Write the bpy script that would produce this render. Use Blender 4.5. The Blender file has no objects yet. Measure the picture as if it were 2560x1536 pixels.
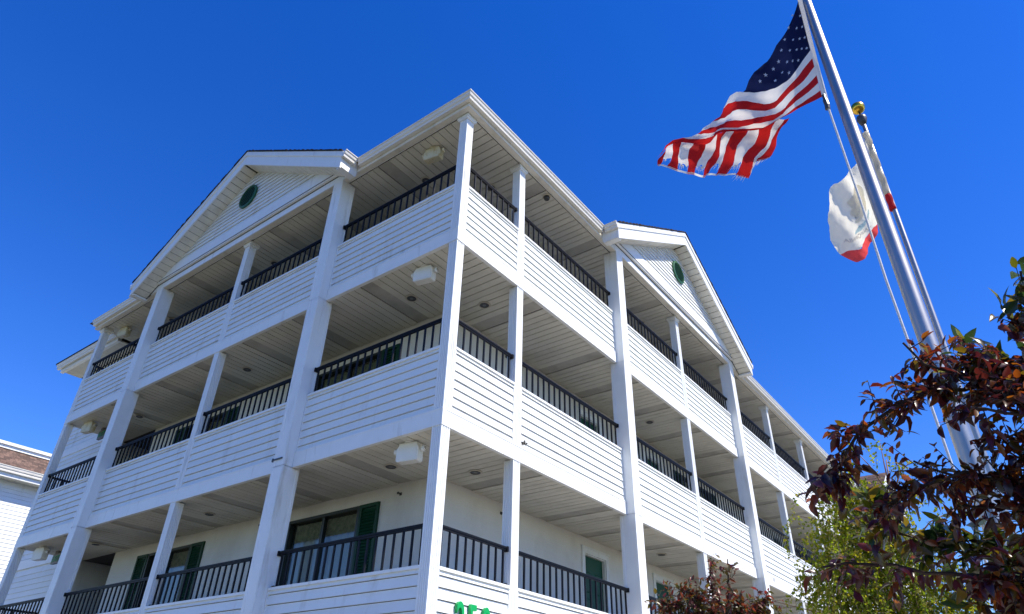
import bpy, bmesh, math, random
import numpy as np
from mathutils import Vector, Matrix, Quaternion
R = math.radians
random.seed(7); rng = np.random.default_rng(7)
sc = bpy.context.scene
COL = sc.collection

# ------------------------------------------------------------------ camera
cam = bpy.data.cameras.new('camera'); camo = bpy.data.objects.new('camera', cam); COL.objects.link(camo)
cam.sensor_fit = 'HORIZONTAL'; cam.sensor_width = 36.0; cam.lens = 36.0*1705.5256/2560.0
cam.clip_start = 0.05; cam.clip_end = 2000
yaw, pit, rol = 0.6589432, 0.5673992, 0.0284489
fw = Vector((-math.sin(yaw)*math.cos(pit), math.cos(yaw)*math.cos(pit), math.sin(pit)))
rt = Vector((math.cos(yaw), math.sin(yaw), 0)); up = rt.cross(fw)
r2 = rt*math.cos(rol)+up*math.sin(rol); u2 = up*math.cos(rol)-rt*math.sin(rol)
camo.matrix_world = Matrix.Translation((5.498, -5.746, 1.9)) @ Matrix((r2, u2, -fw)).transposed().to_4x4()
sc.camera = camo

# ------------------------------------------------------------------ sky and sun
SUN_EL, SUN_AZ = 52.5, 12.0            # azimuth measured from +X towards +Y
w = bpy.data.worlds.new('World'); sc.world = w; w.use_nodes = True
nt = w.node_tree; nt.nodes.clear()
sky = nt.nodes.new('ShaderNodeTexSky'); sky.sky_type = 'NISHITA'; sky.sun_disc = False
sky.sun_elevation = R(SUN_EL); sky.sun_rotation = R(90-SUN_AZ)
sky.altitude = 600; sky.air_density = 1.0; sky.dust_density = 0.05; sky.ozone_density = 4.0
hs = nt.nodes.new('ShaderNodeHueSaturation'); hs.inputs['Saturation'].default_value = 1.34; hs.inputs['Hue'].default_value = 0.5205
bg = nt.nodes.new('ShaderNodeBackground'); bg.inputs['Strength'].default_value = 0.143
ow = nt.nodes.new('ShaderNodeOutputWorld')
nt.links.new(sky.outputs[0], hs.inputs['Color']); nt.links.new(hs.outputs[0], bg.inputs['Color']); nt.links.new(bg.outputs[0], ow.inputs['Surface'])
sl = bpy.data.lights.new('sun', 'SUN'); sl.energy = 4.3; sl.angle = R(0.53); sl.color = (1.0, 0.93, 0.81)
so = bpy.data.objects.new('sun', sl); COL.objects.link(so)
sv = Vector((math.cos(R(SUN_EL))*math.cos(R(SUN_AZ)), math.cos(R(SUN_EL))*math.sin(R(SUN_AZ)), math.sin(R(SUN_EL))))
so.rotation_euler = sv.to_track_quat('Z', 'Y').to_euler(); so.location = (20, 5, 30)
sc.view_settings.view_transform = 'Standard'; sc.view_settings.look = 'None'
sc.view_settings.exposure = 0.75; sc.view_settings.gamma = 1.0
sc.view_settings.use_curve_mapping = False

# ------------------------------------------------------------------ materials
def mat(name, col, rough=0.55, spec=0.4, var=0.0, vscale=3.0, dirt=None, dscale=(1.5, 1.5, 1.5), dlo=0.5, dhi=0.75, bump=0.0, bscale=80, metal=0.0, coat=0.0, transl=None, objvar=0.0):
    m = bpy.data.materials.new(name); m.use_nodes = True; t = m.node_tree; N = t.nodes; Lk = t.links
    b = N['Principled BSDF']; b.inputs['Roughness'].default_value = rough; b.inputs['Metallic'].default_value = metal
    b.inputs['Specular IOR Level'].default_value = spec
    if coat: b.inputs['Coat Weight'].default_value = coat
    c = N.new('ShaderNodeRGB'); c.outputs[0].default_value = (*col, 1); out = c.outputs[0]
    geo = N.new('ShaderNodeNewGeometry')
    if var:
        n = N.new('ShaderNodeTexNoise'); n.inputs['Scale'].default_value = vscale; n.inputs['Detail'].default_value = 4
        Lk.new(geo.outputs['Position'], n.inputs['Vector'])
        mr = N.new('ShaderNodeMapRange'); mr.inputs[1].default_value = 0.3; mr.inputs[2].default_value = 0.7
        mr.inputs[3].default_value = 1-var; mr.inputs[4].default_value = 1+var
        Lk.new(n.outputs['Fac'], mr.inputs[0])
        mx = N.new('ShaderNodeVectorMath'); mx.operation = 'SCALE'; Lk.new(out, mx.inputs[0]); Lk.new(mr.outputs[0], mx.inputs['Scale']); out = mx.outputs[0]
    if dirt:
        mp = N.new('ShaderNodeMapping'); mp.inputs['Scale'].default_value = dscale; Lk.new(geo.outputs['Position'], mp.inputs['Vector'])
        n = N.new('ShaderNodeTexNoise'); n.inputs['Scale'].default_value = 1.0; n.inputs['Detail'].default_value = 7; n.inputs['Roughness'].default_value = 0.65
        Lk.new(mp.outputs[0], n.inputs['Vector'])
        mr = N.new('ShaderNodeMapRange'); mr.inputs[1].default_value = dlo; mr.inputs[2].default_value = dhi; Lk.new(n.outputs['Fac'], mr.inputs[0])
        mx = N.new('ShaderNodeMixRGB'); Lk.new(mr.outputs[0], mx.inputs[0]); Lk.new(out, mx.inputs[1]); mx.inputs[2].default_value = (*dirt, 1); out = mx.outputs[0]
    if objvar:
        oi = N.new('ShaderNodeObjectInfo'); mr = N.new('ShaderNodeMapRange'); mr.inputs[3].default_value = 1-objvar; mr.inputs[4].default_value = 1+objvar*.6
        Lk.new(oi.outputs['Random'], mr.inputs[0]); mx = N.new('ShaderNodeVectorMath'); mx.operation = 'SCALE'; Lk.new(out, mx.inputs[0]); Lk.new(mr.outputs[0], mx.inputs['Scale']); out = mx.outputs[0]
    Lk.new(out, b.inputs['Base Color'])
    if bump:
        n = N.new('ShaderNodeTexNoise'); n.inputs['Scale'].default_value = bscale; n.inputs['Detail'].default_value = 5
        Lk.new(geo.outputs['Position'], n.inputs['Vector'])
        bp = N.new('ShaderNodeBump'); bp.inputs['Strength'].default_value = bump; bp.inputs['Distance'].default_value = 0.01
        Lk.new(n.outputs['Fac'], bp.inputs['Height']); Lk.new(bp.outputs[0], b.inputs['Normal'])
    if transl:
        tr = N.new('ShaderNodeBsdfTranslucent'); tr.inputs['Color'].default_value = (*transl[0], 1)
        ms = N.new('ShaderNodeMixShader'); ms.inputs[0].default_value = transl[1]
        Lk.new(b.outputs[0], ms.inputs[1]); Lk.new(tr.outputs[0], ms.inputs[2]); Lk.new(ms.outputs[0], N['Material Output'].inputs['Surface'])
    return m
def leafmat(name, cols, trcols, tf, rough=0.35, spec=0.5):
    m = bpy.data.materials.new(name); m.use_nodes = True; t = m.node_tree; N = t.nodes; Lk = t.links
    b = N['Principled BSDF']; b.inputs['Roughness'].default_value = rough; b.inputs['Specular IOR Level'].default_value = spec
    geo = N.new('ShaderNodeNewGeometry')
    def ramp(cc):
        r = N.new('ShaderNodeValToRGB'); r.color_ramp.interpolation = 'CONSTANT'
        e = r.color_ramp.elements
        while len(e) < len(cc): e.new(0.5)
        for i, k in enumerate(cc): e[i].position = i/len(cc); e[i].color = (*k, 1)
        Lk.new(geo.outputs['Random Per Island'], r.inputs[0]); return r.outputs[0]
    Lk.new(ramp(cols), b.inputs['Base Color'])
    tr = N.new('ShaderNodeBsdfTranslucent'); Lk.new(ramp(trcols), tr.inputs['Color'])
    ms = N.new('ShaderNodeMixShader'); ms.inputs[0].default_value = tf
    Lk.new(b.outputs[0], ms.inputs[1]); Lk.new(tr.outputs[0], ms.inputs[2]); Lk.new(ms.outputs[0], N['Material Output'].inputs['Surface'])
    return m
M = {}
M['white'] = mat('white_vinyl', (0.76, 0.78, 0.755), 0.5, 0.35, var=0.03, vscale=2.5, dirt=(0.55, 0.53, 0.47), dscale=(4, 4, 0.9), dlo=0.55, dhi=0.82, bump=0.03, bscale=60, objvar=0.05)
M['trim'] = mat('white_trim', (0.78, 0.79, 0.765), 0.45, 0.4, var=0.03, vscale=4, dirt=(0.50, 0.48, 0.41), dscale=(6, 6, 0.9), dlo=0.57, dhi=0.82)
M['cream'] = mat('cream_trim', (0.72, 0.68, 0.58), 0.5, 0.4, var=0.04, dirt=(0.50, 0.46, 0.37), dscale=(4, 4, 2), dlo=0.52, dhi=0.8)
M['gutter'] = mat('gutter_enamel', (0.74, 0.71, 0.63), 0.35, 0.5, var=0.03, dirt=(0.55, 0.52, 0.45), dscale=(4, 4, 3), dlo=0.56, dhi=0.85)
M['soffit'] = mat('soffit_vinyl', (0.66, 0.635, 0.545), 0.6, 0.3, objvar=0.05, var=0.04, vscale=3, dirt=(0.47, 0.445, 0.37), dscale=(1.3, 1.3, 1.3), dlo=0.50, dhi=0.85)
M['soffit2'] = mat('rake_soffit_vinyl', (0.72, 0.69, 0.60), 0.6, 0.3, var=0.06, vscale=5, dirt=(0.50, 0.46, 0.38), dscale=(3, 3, 3), dlo=0.5, dhi=0.8)
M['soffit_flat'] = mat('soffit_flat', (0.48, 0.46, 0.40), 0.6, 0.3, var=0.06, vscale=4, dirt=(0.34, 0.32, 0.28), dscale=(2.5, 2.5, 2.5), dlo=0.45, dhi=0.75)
M['groove'] = mat('soffit_backing', (0.07, 0.065, 0.055), 0.9, 0.1)
M['sheath'] = mat('sheathing', (0.10, 0.09, 0.075), 0.9, 0.1)
M['stucco'] = mat('stucco', (0.74, 0.715, 0.65), 0.85, 0.2, var=0.05, vscale=1.2, dirt=(0.60, 0.565, 0.50), dscale=(1.2, 1.2, 0.7), dlo=0.5, dhi=0.8, bump=0.35, bscale=55)
M['rail'] = mat('black_rail_paint', (0.004, 0.005, 0.008), 0.55, 0.22, var=0.15, vscale=20)
M['shutter'] = mat('green_shutter', (0.004, 0.046, 0.022), 0.5, 0.25, var=0.1)
M['door'] = mat('green_door', (0.004, 0.070, 0.038), 0.5, 0.25, var=0.06)
M['vent'] = mat('green_vent', (0.016, 0.095, 0.034), 0.5, 0.4, var=0.08, vscale=10)
M['black'] = mat('dark_interior', (0.012, 0.012, 0.012), 0.9, 0.1)
M['winframe'] = mat('window_frame', (0.012, 0.02, 0.02), 0.4, 0.5)
M['curtain'] = mat('curtain', (0.62, 0.62, 0.58), 0.9, 0.1, var=0.05)
M['valance'] = mat('valance', (0.30, 0.28, 0.16), 0.9, 0.1, var=0.35, vscale=18)
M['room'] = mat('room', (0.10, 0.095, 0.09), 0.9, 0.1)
M['lampglass'] = mat('lamp_glass', (0.22, 0.22, 0.21), 0.15, 0.5)
M['lamp_ring'] = mat('lamp_ring', (0.55, 0.50, 0.40), 0.5, 0.4)
M['plastic'] = mat('emergency_plastic', (0.76, 0.76, 0.70), 0.4, 0.4, var=0.03, vscale=6)
M['plastic_old'] = mat('yellowed_plastic', (0.64, 0.60, 0.44), 0.45, 0.4, var=0.05, vscale=6, dirt=(0.45, 0.30, 0.08), dscale=(9, 9, 6), dlo=0.48, dhi=0.70)
M['chrome'] = mat('lamp_chrome', (0.7, 0.7, 0.7), 0.15, 0.5, metal=1.0)
M['exit_box'] = mat('exit_box', (0.18, 0.18, 0.17), 0.5, 0.4)
M['exit_green'] = mat('exit_green', (0.02, 0.28, 0.10), 0.5, 0.4)
M['numgreen'] = mat('number_green', (0.0, 0.33, 0.075), 0.4, 0.4, var=0.04)
M['alu'] = mat('aluminium', (0.40, 0.385, 0.36), 0.42, 0.5, metal=1.0, var=0.06, vscale=9)
M['gold'] = mat('gold_ball', (0.72, 0.42, 0.05), 0.28, 0.5, metal=1.0)
M['cap'] = mat('truck_dark', (0.05, 0.05, 0.05), 0.4, 0.5)
M['rope'] = mat('rope', (0.68, 0.66, 0.62), 0.9, 0.1, var=0.15, vscale=60)
M['fl_red'] = mat('flag_red', (0.40, 0.010, 0.018), 0.8, 0.1, var=0.12, vscale=6, transl=((0.62, 0.022, 0.015), 0.36))
M['fl_white'] = mat('flag_white', (0.72, 0.70, 0.68), 0.8, 0.1, var=0.05, vscale=6, transl=((0.85, 0.80, 0.72), 0.45))
M['fl_blue'] = mat('flag_blue', (0.006, 0.008, 0.032), 0.8, 0.1, var=0.25, vscale=5, transl=((0.012, 0.018, 0.075), 0.35))
M['fl_star'] = mat('flag_star', (0.50, 0.52, 0.60), 0.8, 0.1)
M['ca_white'] = mat('state_flag_white', (0.76, 0.72, 0.62), 0.8, 0.1, var=0.05, vscale=5, transl=((0.92, 0.86, 0.70), 0.65))
M['ca_red'] = mat('state_flag_red', (0.60, 0.05, 0.06), 0.8, 0.1, transl=((0.9, 0.10, 0.09), 0.6))
M['ca_tan'] = mat('state_flag_tan', (0.71, 0.67, 0.58), 0.8, 0.1, var=0.06, vscale=14, transl=((0.87, 0.82, 0.68), 0.6))
M['ca_teal'] = mat('state_flag_teal', (0.50, 0.66, 0.70), 0.8, 0.1, transl=((0.6, 0.8, 0.86), 0.6))
M['ca_text'] = mat('state_flag_text', (0.62, 0.58, 0.55), 0.8, 0.1, transl=((0.74, 0.69, 0.62), 0.6))
M['bark'] = mat('bark_dark', (0.045, 0.028, 0.022), 0.85, 0.2, var=0.3, vscale=20, bump=0.4, bscale=40)
M['birchbark'] = mat('birch_bark', (0.32, 0.19, 0.12), 0.8, 0.2, var=0.3, vscale=12, bump=0.3, bscale=30)
M['plum'] = leafmat('plum_leaf', [(0.022, 0.007, 0.008), (0.040, 0.011, 0.008), (0.016, 0.006, 0.008), (0.060, 0.018, 0.008), (0.026, 0.011, 0.010), (0.085, 0.028, 0.010), (0.045, 0.034, 0.009)],
                    [(0.18, 0.02, 0.012), (0.32, 0.05, 0.010), (0.10, 0.015, 0.02), (0.42, 0.10, 0.01), (0.14, 0.02, 0.015), (0.42, 0.13, 0.012), (0.26, 0.17, 0.012)], 0.34, 0.30, 0.6)
M['plum2'] = leafmat('plum_leaf_small', [(0.06, 0.018, 0.016), (0.10, 0.03, 0.020), (0.05, 0.02, 0.014), (0.12, 0.045, 0.02), (0.07, 0.055, 0.016), (0.045, 0.04, 0.012), (0.14, 0.03, 0.02)],
                     [(0.30, 0.05, 0.02), (0.45, 0.08, 0.02), (0.2, 0.05, 0.02), (0.40, 0.15, 0.02), (0.28, 0.20, 0.02), (0.15, 0.14, 0.02), (0.5, 0.05, 0.03)], 0.3, 0.36, 0.5)
M['green'] = leafmat('magnolia_leaf', [(0.022, 0.034, 0.008), (0.034, 0.046, 0.009), (0.014, 0.030, 0.010), (0.055, 0.042, 0.008), (0.050, 0.028, 0.010)],
                     [(0.14, 0.17, 0.012), (0.24, 0.24, 0.012), (0.05, 0.10, 0.02), (0.32, 0.22, 0.012), (0.22, 0.10, 0.015)], 0.3, 0.3, 0.5)
M['birch'] = leafmat('birch_leaf', [(0.085, 0.110, 0.008), (0.125, 0.140, 0.010), (0.065, 0.090, 0.008), (0.15, 0.14, 0.012), (0.10, 0.125, 0.008)],
                     [(0.32, 0.40, 0.015), (0.44, 0.48, 0.015), (0.2, 0.32, 0.015), (0.62, 0.55, 0.02), (0.42, 0.54, 0.01)], 0.46, 0.5, 0.3)
M['asphalt'] = mat('asphalt', (0.055, 0.055, 0.055), 0.9, 0.2, var=0.2, vscale=30, bump=0.3)
M['concrete'] = mat('concrete', (0.42, 0.40, 0.35), 0.85, 0.2, var=0.08, vscale=2, bump=0.15)
M['lawn'] = mat('lawn_soil', (0.075, 0.075, 0.045), 0.95, 0.1, var=0.3, vscale=8, bump=0.4)
def shingle_mat(name, c1, c2, c3):
    m = bpy.data.materials.new(name); m.use_nodes = True; t = m.node_tree; N = t.nodes; Lk = t.links
    b = N['Principled BSDF']; b.inputs['Roughness'].default_value = 0.95; b.inputs['Specular IOR Level'].default_value = 0.15
    uv = N.new('ShaderNodeUVMap'); br = N.new('ShaderNodeTexBrick')
    br.inputs['Scale'].default_value = 1.0; br.inputs['Brick Width'].default_value = 0.22; br.inputs['Row Height'].default_value = 0.13
    br.inputs['Mortar Size'].default_value = 0.005; br.offset_frequency = 3; br.squash = 0.6; br.squash_frequency = 2; br.inputs['Color1'].default_value = (*c1, 1); br.inputs['Color2'].default_value = (*c2, 1); br.inputs['Mortar'].default_value = (*c3, 1)
    Lk.new(uv.outputs[0], br.inputs['Vector'])
    n = N.new('ShaderNodeTexNoise'); n.inputs['Scale'].default_value = 2.5; n.inputs['Detail'].default_value = 6; Lk.new(uv.outputs[0], n.inputs['Vector'])
    mr = N.new('ShaderNodeMapRange'); mr.inputs[3].default_value = 0.6; mr.inputs[4].default_value = 1.4; Lk.new(n.outputs['Fac'], mr.inputs[0])
    mx = N.new('ShaderNodeVectorMath'); mx.operation = 'SCALE'; Lk.new(br.outputs['Color'], mx.inputs[0]); Lk.new(mr.outputs[0], mx.inputs['Scale'])
    Lk.new(mx.outputs[0], b.inputs['Base Color'])
    bp = N.new('ShaderNodeBump'); bp.inputs['Strength'].default_value = 0.6; bp.inputs['Distance'].default_value = 0.01; bp.invert = True
    Lk.new(br.outputs['Fac'], bp.inputs['Height']); Lk.new(bp.outputs[0], b.inputs['Normal'])
    return m
M['shingle'] = shingle_mat('brown_shingle', (0.20, 0.13, 0.10), (0.085, 0.06, 0.05), (0.07, 0.05, 0.042))
M['shingle_dk'] = mat('shingle_edge', (0.035, 0.030, 0.028), 0.95, 0.1, var=0.3, vscale=20)
gm = bpy.data.materials.new('window_glass'); gm.use_nodes = True; t = gm.node_tree; t.nodes.remove(t.nodes['Principled BSDF'])
g1 = t.nodes.new('ShaderNodeBsdfTransparent'); g1.inputs[0].default_value = (0.75, 0.82, 0.82, 1); g2 = t.nodes.new('ShaderNodeBsdfGlossy'); g2.inputs['Roughness'].default_value = 0.02
fr = t.nodes.new('ShaderNodeFresnel'); fr.inputs[0].default_value = 1.5; gx = t.nodes.new('ShaderNodeMixShader')
ad = t.nodes.new('ShaderNodeMath'); ad.operation = 'ADD'; ad.inputs[1].default_value = 0.02; t.links.new(fr.outputs[0], ad.inputs[0])
t.links.new(ad.outputs[0], gx.inputs[0]); t.links.new(g1.outputs[0], gx.inputs[1]); t.links.new(g2.outputs[0], gx.inputs[2])
t.links.new(gx.outputs[0], t.nodes['Material Output'].inputs['Surface'])
M['glass'] = gm

# ------------------------------------------------------------------ mesh helpers
def tag(o, label=None, cat=None, group=None, kind=None):
    if label: o['label'] = label
    if cat: o['category'] = cat
    if group: o['group'] = group
    if kind: o['kind'] = kind
    return o
def empty(name, loc=(0, 0, 0)):
    o = bpy.data.objects.new(name, None); COL.objects.link(o); o.location = loc; o.empty_display_size = 0.2
    return o
def link(name, me, parent=None, loc=None, mx=None):
    o = bpy.data.objects.new(name, me); COL.objects.link(o)
    if mx is not None: o.matrix_world = mx
    elif loc is not None: o.location = loc
    if parent is not None:
        o.parent = parent
        # a top-level empty stands at its own location; parts carry world coordinates in their meshes
        o.matrix_parent_inverse = Matrix.Translation(-parent.location)
    return o
ID = lambda s, o, z: (s, o, z)
LW = lambda s, o, z: (-s, -o, z)       # left facade: s runs to -X, outward is -Y
RW = lambda s, o, z: (o, s, z)         # right facade: s runs to +Y, outward is +X
LW.flip = False; RW.flip = True; ID.flip = False
class MB:
    def __init__(self, f=ID): self.v = []; self.f = []; self.m = []; self.map = f; self.flip = f.flip
    def add(self, vs, fs, mi=0):
        n = len(self.v); self.v += [self.map(*p) for p in vs]
        for q in fs:
            q = [n+i for i in q]
            if self.flip: q = q[::-1]
            self.f.append(q); self.m.append(mi)
        return self
    def box(self, a0, a1, b0, b1, c0, c1, mi=0):
        return self.add([(a0, b0, c0), (a1, b0, c0), (a1, b1, c0), (a0, b1, c0), (a0, b0, c1), (a1, b0, c1), (a1, b1, c1), (a0, b1, c1)],
                        [(3, 2, 1, 0), (4, 5, 6, 7), (0, 1, 5, 4), (1, 2, 6, 5), (2, 3, 7, 6), (3, 0, 4, 7)], mi)
    def prism(self, lo, hi, mi=0):     # two matching vertex loops (lo seen from below reversed)
        n = len(lo); fs = [tuple(range(n))[::-1], tuple(range(n, 2*n))]
        fs += [(i, (i+1) % n, n+(i+1) % n, n+i) for i in range(n)]
        return self.add(list(lo)+list(hi), fs, mi)
    def build(self, name, mats, parent=None, smooth=False, uv=None, fix=False):
        me = bpy.data.meshes.new(name); me.from_pydata(self.v, [], self.f)
        for m_ in (mats if isinstance(mats, (list, tuple)) else [mats]): me.materials.append(m_)
        me.polygons.foreach_set('material_index', self.m)
        if smooth: me.polygons.foreach_set('use_smooth', [True]*len(self.f))
        if fix:
            b = bmesh.new(); b.from_mesh(me); bmesh.ops.recalc_face_normals(b, faces=b.faces); b.to_mesh(me); b.free()
        if uv:
            ul = me.uv_layers.new(name='UVMap')
            for p in me.polygons:
                for li in p.loop_indices:
                    ul.data[li].uv = uv(me.vertices[me.loops[li].vertex_index].co, p.normal)
        me.update()
        return link(name, me, parent)
def tube(mb, pts, rad, n=8, mi=0, cap=True):
    pts = [Vector(p) for p in pts]; rings = []
    ref = Vector((0.31, 0.77, 0.55))
    for i, p in enumerate(pts):
        d = (pts[min(i+1, len(pts)-1)]-pts[max(i-1, 0)]).normalized()
        a = d.cross(ref).normalized(); b = d.cross(a)
        r = rad[i] if isinstance(rad, (list, tuple)) else rad
        rings.append([tuple(p+a*r*math.cos(2*math.pi*k/n)+b*r*math.sin(2*math.pi*k/n)) for k in range(n)])
    vs = [q for r_ in rings for q in r_]; fs = []
    for i in range(len(pts)-1):
        for k in range(n): fs.append((i*n+k, i*n+(k+1) % n, (i+1)*n+(k+1) % n, (i+1)*n+k))
    if cap: fs += [tuple(range(n))[::-1], tuple(range((len(pts)-1)*n, len(pts)*n))]
    mb.add(vs, fs, mi)
def lathe(mb, c, prof, n=20, axis='Z', mi=0):
    vs = []; fs = []
    for r_, h in prof:
        for k in range(n):
            a = 2*math.pi*k/n; p = (r_*math.cos(a), r_*math.sin(a), h)
            if axis == 'X': p = (p[2], p[0], p[1])
            if axis == 'Y': p = (p[0], p[2], p[1])
            vs.append((c[0]+p[0], c[1]+p[1], c[2]+p[2]))
    for i in range(len(prof)-1):
        for k in range(n): fs.append((i*n+k, i*n+(k+1) % n, (i+1)*n+(k+1) % n, (i+1)*n+k))
    fs.append(tuple(range(n))[::-1]); fs.append(tuple(range((len(prof)-1)*n, len(prof)*n)))
    mb.add(vs, fs, mi)

# ------------------------------------------------------------------ ground
g = MB(); g.add([(-600, -600, 0), (600, -600, 0), (600, 600, 0), (-600, 600, 0)], [(0, 1, 2, 3)])
tag(g.build('ground', M['lawn']), kind='structure')
g = MB(); g.add([(.3, -7, .004), (7.28, -7, .004), (7.28, 70, .004), (.3, 70, .004)], [(0, 1, 2, 3)])  # out of view; widened to bounce sunlight up to the walkway ceilings
g.add([(-40, -4.2, .004), (.3, -4.2, .004), (.3, -2.2, .004), (-40, -2.2, .004)], [(0, 1, 2, 3)])
tag(g.build('pavement', M['concrete']), kind='structure')
g = MB(); g.add([(7.5, -60, .004), (40, -60, .004), (40, 90, .004), (7.5, 90, .004)], [(0, 1, 2, 3)])
tag(g.build('road', M['asphalt']), kind='structure')
g = MB(); g.box(7.28, 7.5, -60, 90, 0, .13); tag(g.build('kerb', M['concrete']), kind='structure')

# ------------------------------------------------------------------ main building
LV = [2.38, 5.20, 8.105]; ROOF = 10.75; BAND = 0.22; CAP = 1.17; RAIL = 1.645; WD = 1.46
YEND = 36.0; LEND = 12.54
hotel = empty('hotel_building', (0, 0, 0))
tag(hotel, 'white four storey motel with open balcony walkways, black railings and gabled roof', 'building')
H_ = hotel
# supports along each facade: (kind, s_start, s_end)
SUP = {'L': [('c', 0, .16), ('K', 2.927, 3.187), ('p', 6.05, 6.21), ('K', 9.27, 9.53), ('p', LEND-.16, LEND)],
       'R': [('c', 0, .16), ('p', 1.49, 1.65), ('K', 4.70, 4.96), ('p', 7.86, 8.02), ('K', 10.87, 11.13), ('p', 14.15, 14.31), ('p', 17.43, 17.59),
             ('p', 20.75, 20.91), ('p', 23.95, 24.11), ('K', 27.07, 27.33), ('p', 30.2, 30.36), ('K', 33.25, 33.51), ('p', YEND-.16, YEND)]}
FM = {'L': LW, 'R': RW}
def fluted(s0, s1, o0, o1, nfl, dep):
    pts = []
    def side(ax, ay, bx, by):
        # fluted run from a to b, inward normal to the left
        L = math.hypot(bx-ax, by-ay); dx, dy = (bx-ax)/L, (by-ay)/L; nx, ny = -dy, dx
        out = [(ax, ay)]; e = L*0.16; wd = (L-2*e)/(nfl*2-1)
        for k in range(nfl):
            p = e+k*2*wd
            out += [(ax+dx*p, ay+dy*p), (ax+dx*(p+.25*wd)+nx*dep, ay+dy*(p+.25*wd)+ny*dep), (ax+dx*(p+.75*wd)+nx*dep, ay+dy*(p+.75*wd)+ny*dep), (ax+dx*(p+wd), ay+dy*(p+wd))]
        return out
    pts += side(s0, o0, s1, o0)+side(s1, o0, s1, o1)+side(s1, o1, s0, o1)+side(s0, o1, s0, o0)
    return pts
def post(wing, s0, s1):
    f = FM[wing]
    for i, L in enumerate([-.22]+LV):
        z0 = L+BAND; z1 = LV[i] if i < 3 else ROOF-.085
        o0, o1 = -.168, -.008
        pr = fluted(s0, s1, o0, o1, 4, .010)
        mb = MB(f); mb.prism([(a, b, z0) for a, b in pr], [(a, b, z1) for a, b in pr])
        if i == 3:
            mb.box(s0-.025, s1+.025, o0-.025, o1+.022, ROOF-.085, ROOF-.05); mb.box(s0-.045, s1+.045, o0-.045, o1+.032, ROOF-.05, ROOF+.018)
        mb.build('post', M['trim'], H_)
def column(wing, s0, s1):
    f = FM[wing]; o0, o1 = -.14, .155
    mb = MB(f)
    # moulded corner boards around a plain shaft, jointed at every storey
    zs = [0]+LV+[ROOF]
    for i in range(4):
        z0, z1 = zs[i]+(.004 if i else 0), zs[i+1]-.004
        mb.box(s0+.006, s1-.006, o0+.006, o1-.006, z0-.008, z1+.008)
        e = .045
        pr = [(s0, o0), (s0+e, o0), (s0+e+.008, o0+.012), (s1-e-.008, o0+.012), (s1-e, o0), (s1, o0), (s1, o0+e), (s1-.010, o0+e+.008), (s1-.010, o1-e-.008), (s1, o1-e),
              (s1, o1), (s1-e, o1), (s1-e-.008, o1-.012), (s0+e+.008, o1-.012), (s0+e, o1), (s0, o1), (s0, o1-e), (s0+.010, o1-e-.008), (s0+.010, o0+e+.008), (s0, o0+e)]
        mb.prism([(a, b, z0) for a, b in pr], [(a, b, z1) for a, b in pr])
    mb.build('column', M['trim'], H_, fix=True)
# baluster mesh shared
bmesh_b = MB(); bmesh_b.box(-.0115, .0115, -.0115, .0115, 0, RAIL-CAP-.03); bme = None
def bal_obj(parent, p):
    global bme
    if bme is None:
        o = bmesh_b.build('baluster', M['rail'], None); bme = o.data; bpy.data.objects.remove(o)
    return link('baluster', bme, parent, loc=p)
bal_count = 0
LINES = [.035, .095, .221, .348, .475, .602, .729, .856]
def panel_bay(wing, L, s0, s1, near, o_face=-.02):
    """siding parapet with cap, clapboards and railing between two supports"""
    global bal_count
    f = FM[wing]; zt = L+CAP
    mb = MB(f); mb.box(s0, s1, -.11, -.046, L+BAND, zt-.036, 1); mb.box(s0, s1, -.125, -.004, zt-.036, zt)
    pan = mb.build('balcony_panel', [M['trim'], M['sheath']], H_)
    zs = [zt-l for l in LINES]+[L+BAND]
    st = MB(f)
    for a, b in zip(zs[:-1], zs[1:]):
        t_ = st if not near else MB(f)
        j = random.uniform(-.0015, .0015)
        b2 = b+.0085 if b > L+BAND+.01 else b
        lo = [(s0+.002, -.045, b2), (s1-.002, -.045, b2), (s1-.002, -.014+j, b2), (s0+.002, -.014+j, b2)]
        hi = [(s0+.002, -.045, a-.0005), (s1-.002, -.045, a-.0005), (s1-.002, -.032+j, a-.0005), (s0+.002, -.032+j, a-.0005)]
        t_.prism(lo, hi)
        if near: t_.build('siding_board', M['white'], pan)
    if not near: tag(st.build('siding_boards', M['white'], pan), kind='stuff')
    # narrow channel trims at both ends
    for e in (s0, s1-.018):
        mb = MB(f); mb.box(e, e+.018, -.046, -.012, L+BAND, zt-.036); mb.build('end_trim', M['trim'], pan)
    rz = L+RAIL
    mb = MB(f); mb.box(s0, s1, -.108, -.052, rz-.022, rz); mb.box(s0, s1, -.098, -.062, rz-.045, rz-.0225)
    for e in (s0, s1-.03): mb.box(e, e+.03, -.115, -.045, rz-.058, rz+.006)
    for e in (s0+.0, s1-.05): mb.box(e, e+.05, -.105, -.055, zt+.002, zt+.03)
    rl = mb.build('railing', M['rail'], H_)
    n = max(2, round((s1-s0)/.150)); stf = MB(f)
    for k in range(n):
        s = s0+(k+.5)*(s1-s0)/n
        if near: bal_obj(rl, f(s, -.08, zt)); bal_count += 1
        else: stf.box(s-.0115, s+.0115, -.0915, -.0685, zt, rz-.03)
    if not near: tag(stf.build('balusters', M['rail'], rl), kind='stuff')
def is_near(wing, s1): return (wing == 'L') or s1 < 11.0
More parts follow.
